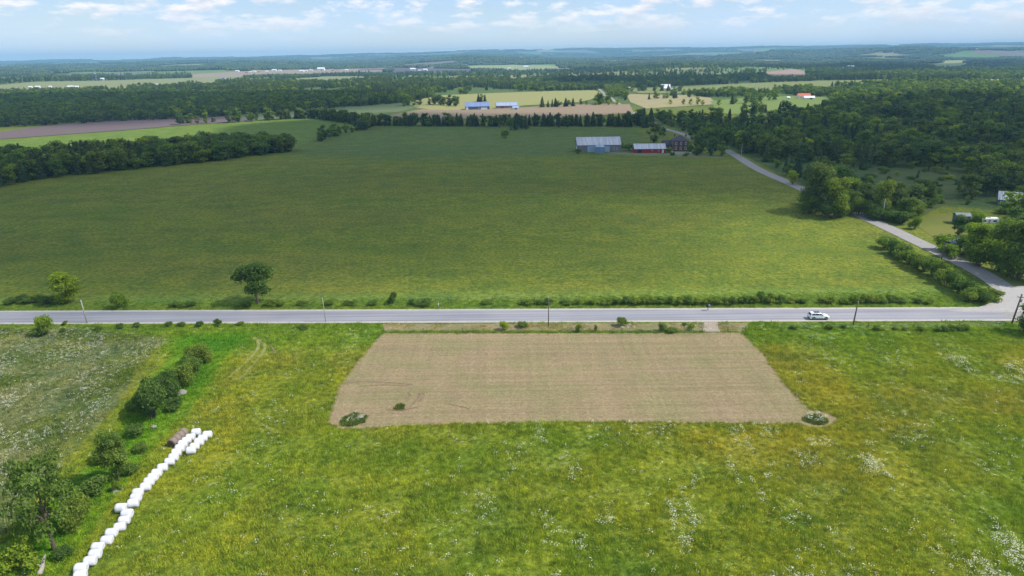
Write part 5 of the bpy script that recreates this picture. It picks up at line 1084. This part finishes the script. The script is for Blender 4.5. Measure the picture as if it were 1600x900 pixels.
def camper():
    g = P1(1538, 352.5); root = empty('camper_trailer', g, 'long pale camper trailer parked on the lawn behind a bright tree', 'trailer', None, R(-6)); bm = bmesh.new(); box(bm, (0, 0, 1.75), (8.2, 2.4, 2.3)); bmesh.ops.bevel(bm, geom=bm.edges[:], offset=.22, segments=3, affect='EDGES'); link('body', bm_mesh('body', bm), W_WHITE, root, False)
    sb = bmesh.new(); box(sb, (0, -1.205, 1.15), (7.8, .03, .18)); link('stripe', bm_mesh('stripe', sb), W_TAN, root)
    for x in (-2.8, -.9, 2.6):
        wb = bmesh.new(); box(wb, (x, -1.21, 1.95), (1.1, .05, .6)); link('window', bm_mesh('window', wb), M_PANE, root)
    db = bmesh.new(); box(db, (.8, -1.21, 1.6), (.7, .05, 1.75)); link('door', bm_mesh('door', db), W_TAN, root)
    for x in (-.5, .5):
        for s in (-1, 1):
            wb = bmesh.new(); cyl(wb, (x, s * 1.08, .35), .35, .35, .2, 16, Matrix.Rotation(R(90), 4, 'X')); link('wheel', bm_mesh('wheel', wb), M_TYRE, root)
    hb = bmesh.new(); box(hb, (-4.7, 0, .5), (1.4, .12, .12)); link('tow_bar', bm_mesh('tow_bar', hb), M_BLACKP, root); vb = bmesh.new(); box(vb, (1, 0, 3.0), (.9, .7, .25)); link('roof_vent', bm_mesh('roof_vent', vb), W_TAN, root)
camper()
FARB = [(47, 137.5, 5, 'w'), (58, 137.5, 7, 'w'), (109, 138, 9, 'w'), (118, 138, 8, 'w'), (78, 137, 4, 'w'), (158, 125.5, 8, 'w'), (247, 135, 9, 'p'), (243, 136, 6, 'r'), (348, 124.5, 7, 'b'), (370, 112.5, 6, 'w'), (385, 114.5, 5, 'r'), (391, 113.5, 4, 'w'), (397, 113, 5, 'w'), (404, 112.8, 4, 'r'), (417, 112.5, 4, 'w'), (428, 111.5, 7, 'w'), (437, 111.3, 5, 'w'), (471, 113, 7, 'w'), (478, 112, 5, 'w'), (485.5, 110.8, 5, 'w'), (501, 110.6, 11, 'w'), (520, 110.6, 5, 'r'), (541, 110.6, 5, 'w'), (612, 110.3, 8, 'd'), (645, 110, 8, 'w'), (656, 111.4, 5, 'w'), (664, 110.8, 7, 'w'), (812, 91, 5, 'w'), (822, 106, 7, 'w'), (796, 107.5, 4, 'w'), (839, 97, 3, 'w'), (872, 112.5, 5, 'w'), (915, 100, 6, 'w'), (1085, 93.5, 7, 'w'), (1105, 95.5, 7, 'w'), (1150, 86.5, 3, 'w'), (1330, 107.5, 11, 'w'), (1318, 107.8, 6, 'w'), (1396, 82.5, 3, 'w'), (1352, 83, 3, 'w'), (1525, 77.5, 4, 'w'), (1410, 111, 5, 'd'), (1318, 138, 4, 'w'), (1342, 137, 4, 'w'), (985, 139, 6, 'w')]
for i, (x, y, w, c) in enumerate(FARB):
    g = P1(x, y); m = metres(w, g); wl, rf, cl = {'w': (W_WHITE, R_WHITE, 'white'), 'r': (W_TAN, R_RED, 'rust red roofed'), 'p': (W_WHITE, R_GREY, 'grey roofed'), 'b': (W_WHITE, R_BLUE, 'blue roofed'), 'd': (W_DGREY, R_DARK, 'dark')}[c]
    hgt = max(3.0, min(m * .3, 11)); building('distant_building', x, y, m, m * .55, hgt, max(1.6, m * .16), R(random.uniform(-10, 10)), wl, rf, f'{ordn(i)} tiny distant building counted along the far fields, {cl}', 'building', group='distant farm buildings', feats=[(f, 'door', m * .1, hgt * .3, m * .12, hgt * .6, M_DOOR)])
silo(150, 126.5, 4, 22, 'tall dark silo in the far left distance', plain('dark_silo', (.08, .09, .12), .6), R_PALE)

# ------------------------------------------------------------------ clouds overhead, which shade the middle ground
def cloud_mat():
    m = bpy.data.materials.new('cloud_vapour'); m.use_nodes = True; nt = m.node_tree; N = nt.nodes; L = nt.links; N.clear(); o = N.new('ShaderNodeOutputMaterial'); v = N.new('ShaderNodeVolumePrincipled')
    v.inputs['Color'].default_value = (1, 1, 1, 1); v.inputs['Density'].default_value = .0135; v.inputs['Anisotropy'].default_value = .3; L.new(v.outputs[0], o.inputs['Volume']); return m
M_CLOUD = cloud_mat()
def cloud(shade_pg, alt, thick, edge, seed, label, cell=30):
    """a flat based cumulus whose shadow falls on the given patch of ground; its vapour thins out to the rim"""
    off = np.array([SDIR.x, SDIR.y]) * alt / SDIR.z; pg = np.array(shade_pg); lo = pg.min(0) - edge * 1.2; hi = pg.max(0) + edge * 1.2; X = np.arange(lo[0], hi[0] + cell, cell); Y = np.arange(lo[1], hi[1] + cell, cell); gx, gy = np.meshgrid(X, Y); x = gx.ravel(); y = gy.ravel()
    xx = x + edge * 1.1 * (fbm(x / (edge * 1.5) + seed, y / (edge * 1.5), 3) - .5); yy = y + edge * 1.1 * (fbm(x / (edge * 1.5) + seed + 40, y / (edge * 1.5), 3) - .5)
    ins = inpoly(xx, yy, pg); d = np.full(len(x), 1e9)
    for a, b in zip(pg, np.roll(pg, -1, 0)):
        t = np.clip(((xx - a[0]) * (b[0] - a[0]) + (yy - a[1]) * (b[1] - a[1])) / (((b - a) ** 2).sum() + 1e-9), 0, 1); d = np.minimum(d, np.hypot(xx - a[0] - t * (b[0] - a[0]), yy - a[1] - t * (b[1] - a[1])))
    m = sstep(-edge * .5, edge * .5, np.where(ins, d, -d)); T = m * thick * (.65 + .7 * fbm(x / 110 + seed, y / 110, 4)); nx = len(X); ny = len(Y)
    on = (m > 0.02); T = np.where(on, T, 0); idx = (np.arange(ny - 1)[:, None] * nx + np.arange(nx - 1)[None, :]).ravel(); fc = np.stack([idx, idx + 1, idx + nx + 1, idx + nx], 1); fc = fc[on[fc].any(1)]
    n = len(x); top = np.stack([x + off[0], y + off[1], alt + T], -1); bot = np.stack([x + off[0], y + off[1], np.full(n, alt) - T * .12], -1); bi = np.where(on, np.arange(n) + n, np.arange(n)); F = np.concatenate([fc, bi[fc][:, ::-1]]); V = np.concatenate([top, bot]); u, inv = np.unique(F, return_inverse=True)
    me = bpy.data.meshes.new('cloud'); me.from_pydata(V[u].tolist(), [], inv.reshape(F.shape).tolist()); me.update(); me.shade_smooth(); o = link('cloud', me, M_CLOUD); tag(o, label, None, None, 'stuff')
cloud(poly([(-900, 450), (100, 436), (450, 434), (700, 432), (860, 422), (960, 412), (1060, 388), (1080, 356), (1110, 335), (1200, 318), (1300, 322), (1400, 328), (1500, 326), (1900, 332), (1900, 158), (1500, 156), (1300, 168), (1180, 187), (1000, 181), (640, 177), (560, 186), (440, 196), (300, 235), (-300, 250)]), 900, 115, 60, 1, 'broad cumulus cloud overhead that shades the middle fields')
cloud(poly([(-300, 200), (60, 196), (300, 189), (480, 178), (640, 164), (600, 150), (300, 152), (-300, 158)]), 900, 110, 70, 5, 'cumulus cloud shading the long wood at the left')
cloud(poly([(900, 137), (1000, 137), (1200, 127), (1300, 121), (1300, 117), (1000, 118), (900, 122)]), 950, 120, 90, 9, 'cumulus cloud shading the far dark wood', 60)
cloud(poly([(1310, 108), (1400, 112), (1480, 108), (1600, 108), (1600, 96), (1500, 100), (1350, 100)]), 950, 120, 120, 13, 'cumulus cloud shading the far right hill', 80)

# ------------------------------------------------------------------ air
def haze():
    bm = bmesh.new(); z0, z1 = -70.0, 214.0; box(bm, (0, 5900, (z0 + z1) / 2), (20400, 18600, z1 - z0)); m = bpy.data.materials.new('air'); m.use_nodes = True; nt = m.node_tree; N = nt.nodes; N.clear(); o = N.new('ShaderNodeOutputMaterial'); v = N.new('ShaderNodeVolumePrincipled')
    v.inputs['Color'].default_value = (.37, .71, 1.0, 1); v.inputs['Density'].default_value = HAZE; nt.links.new(v.outputs[0], o.inputs['Volume']); tag(link('haze', bm_mesh('haze', bm), m), 'thin blue summer haze', None, None, 'stuff')
HAZE = 1.0e-4
haze()
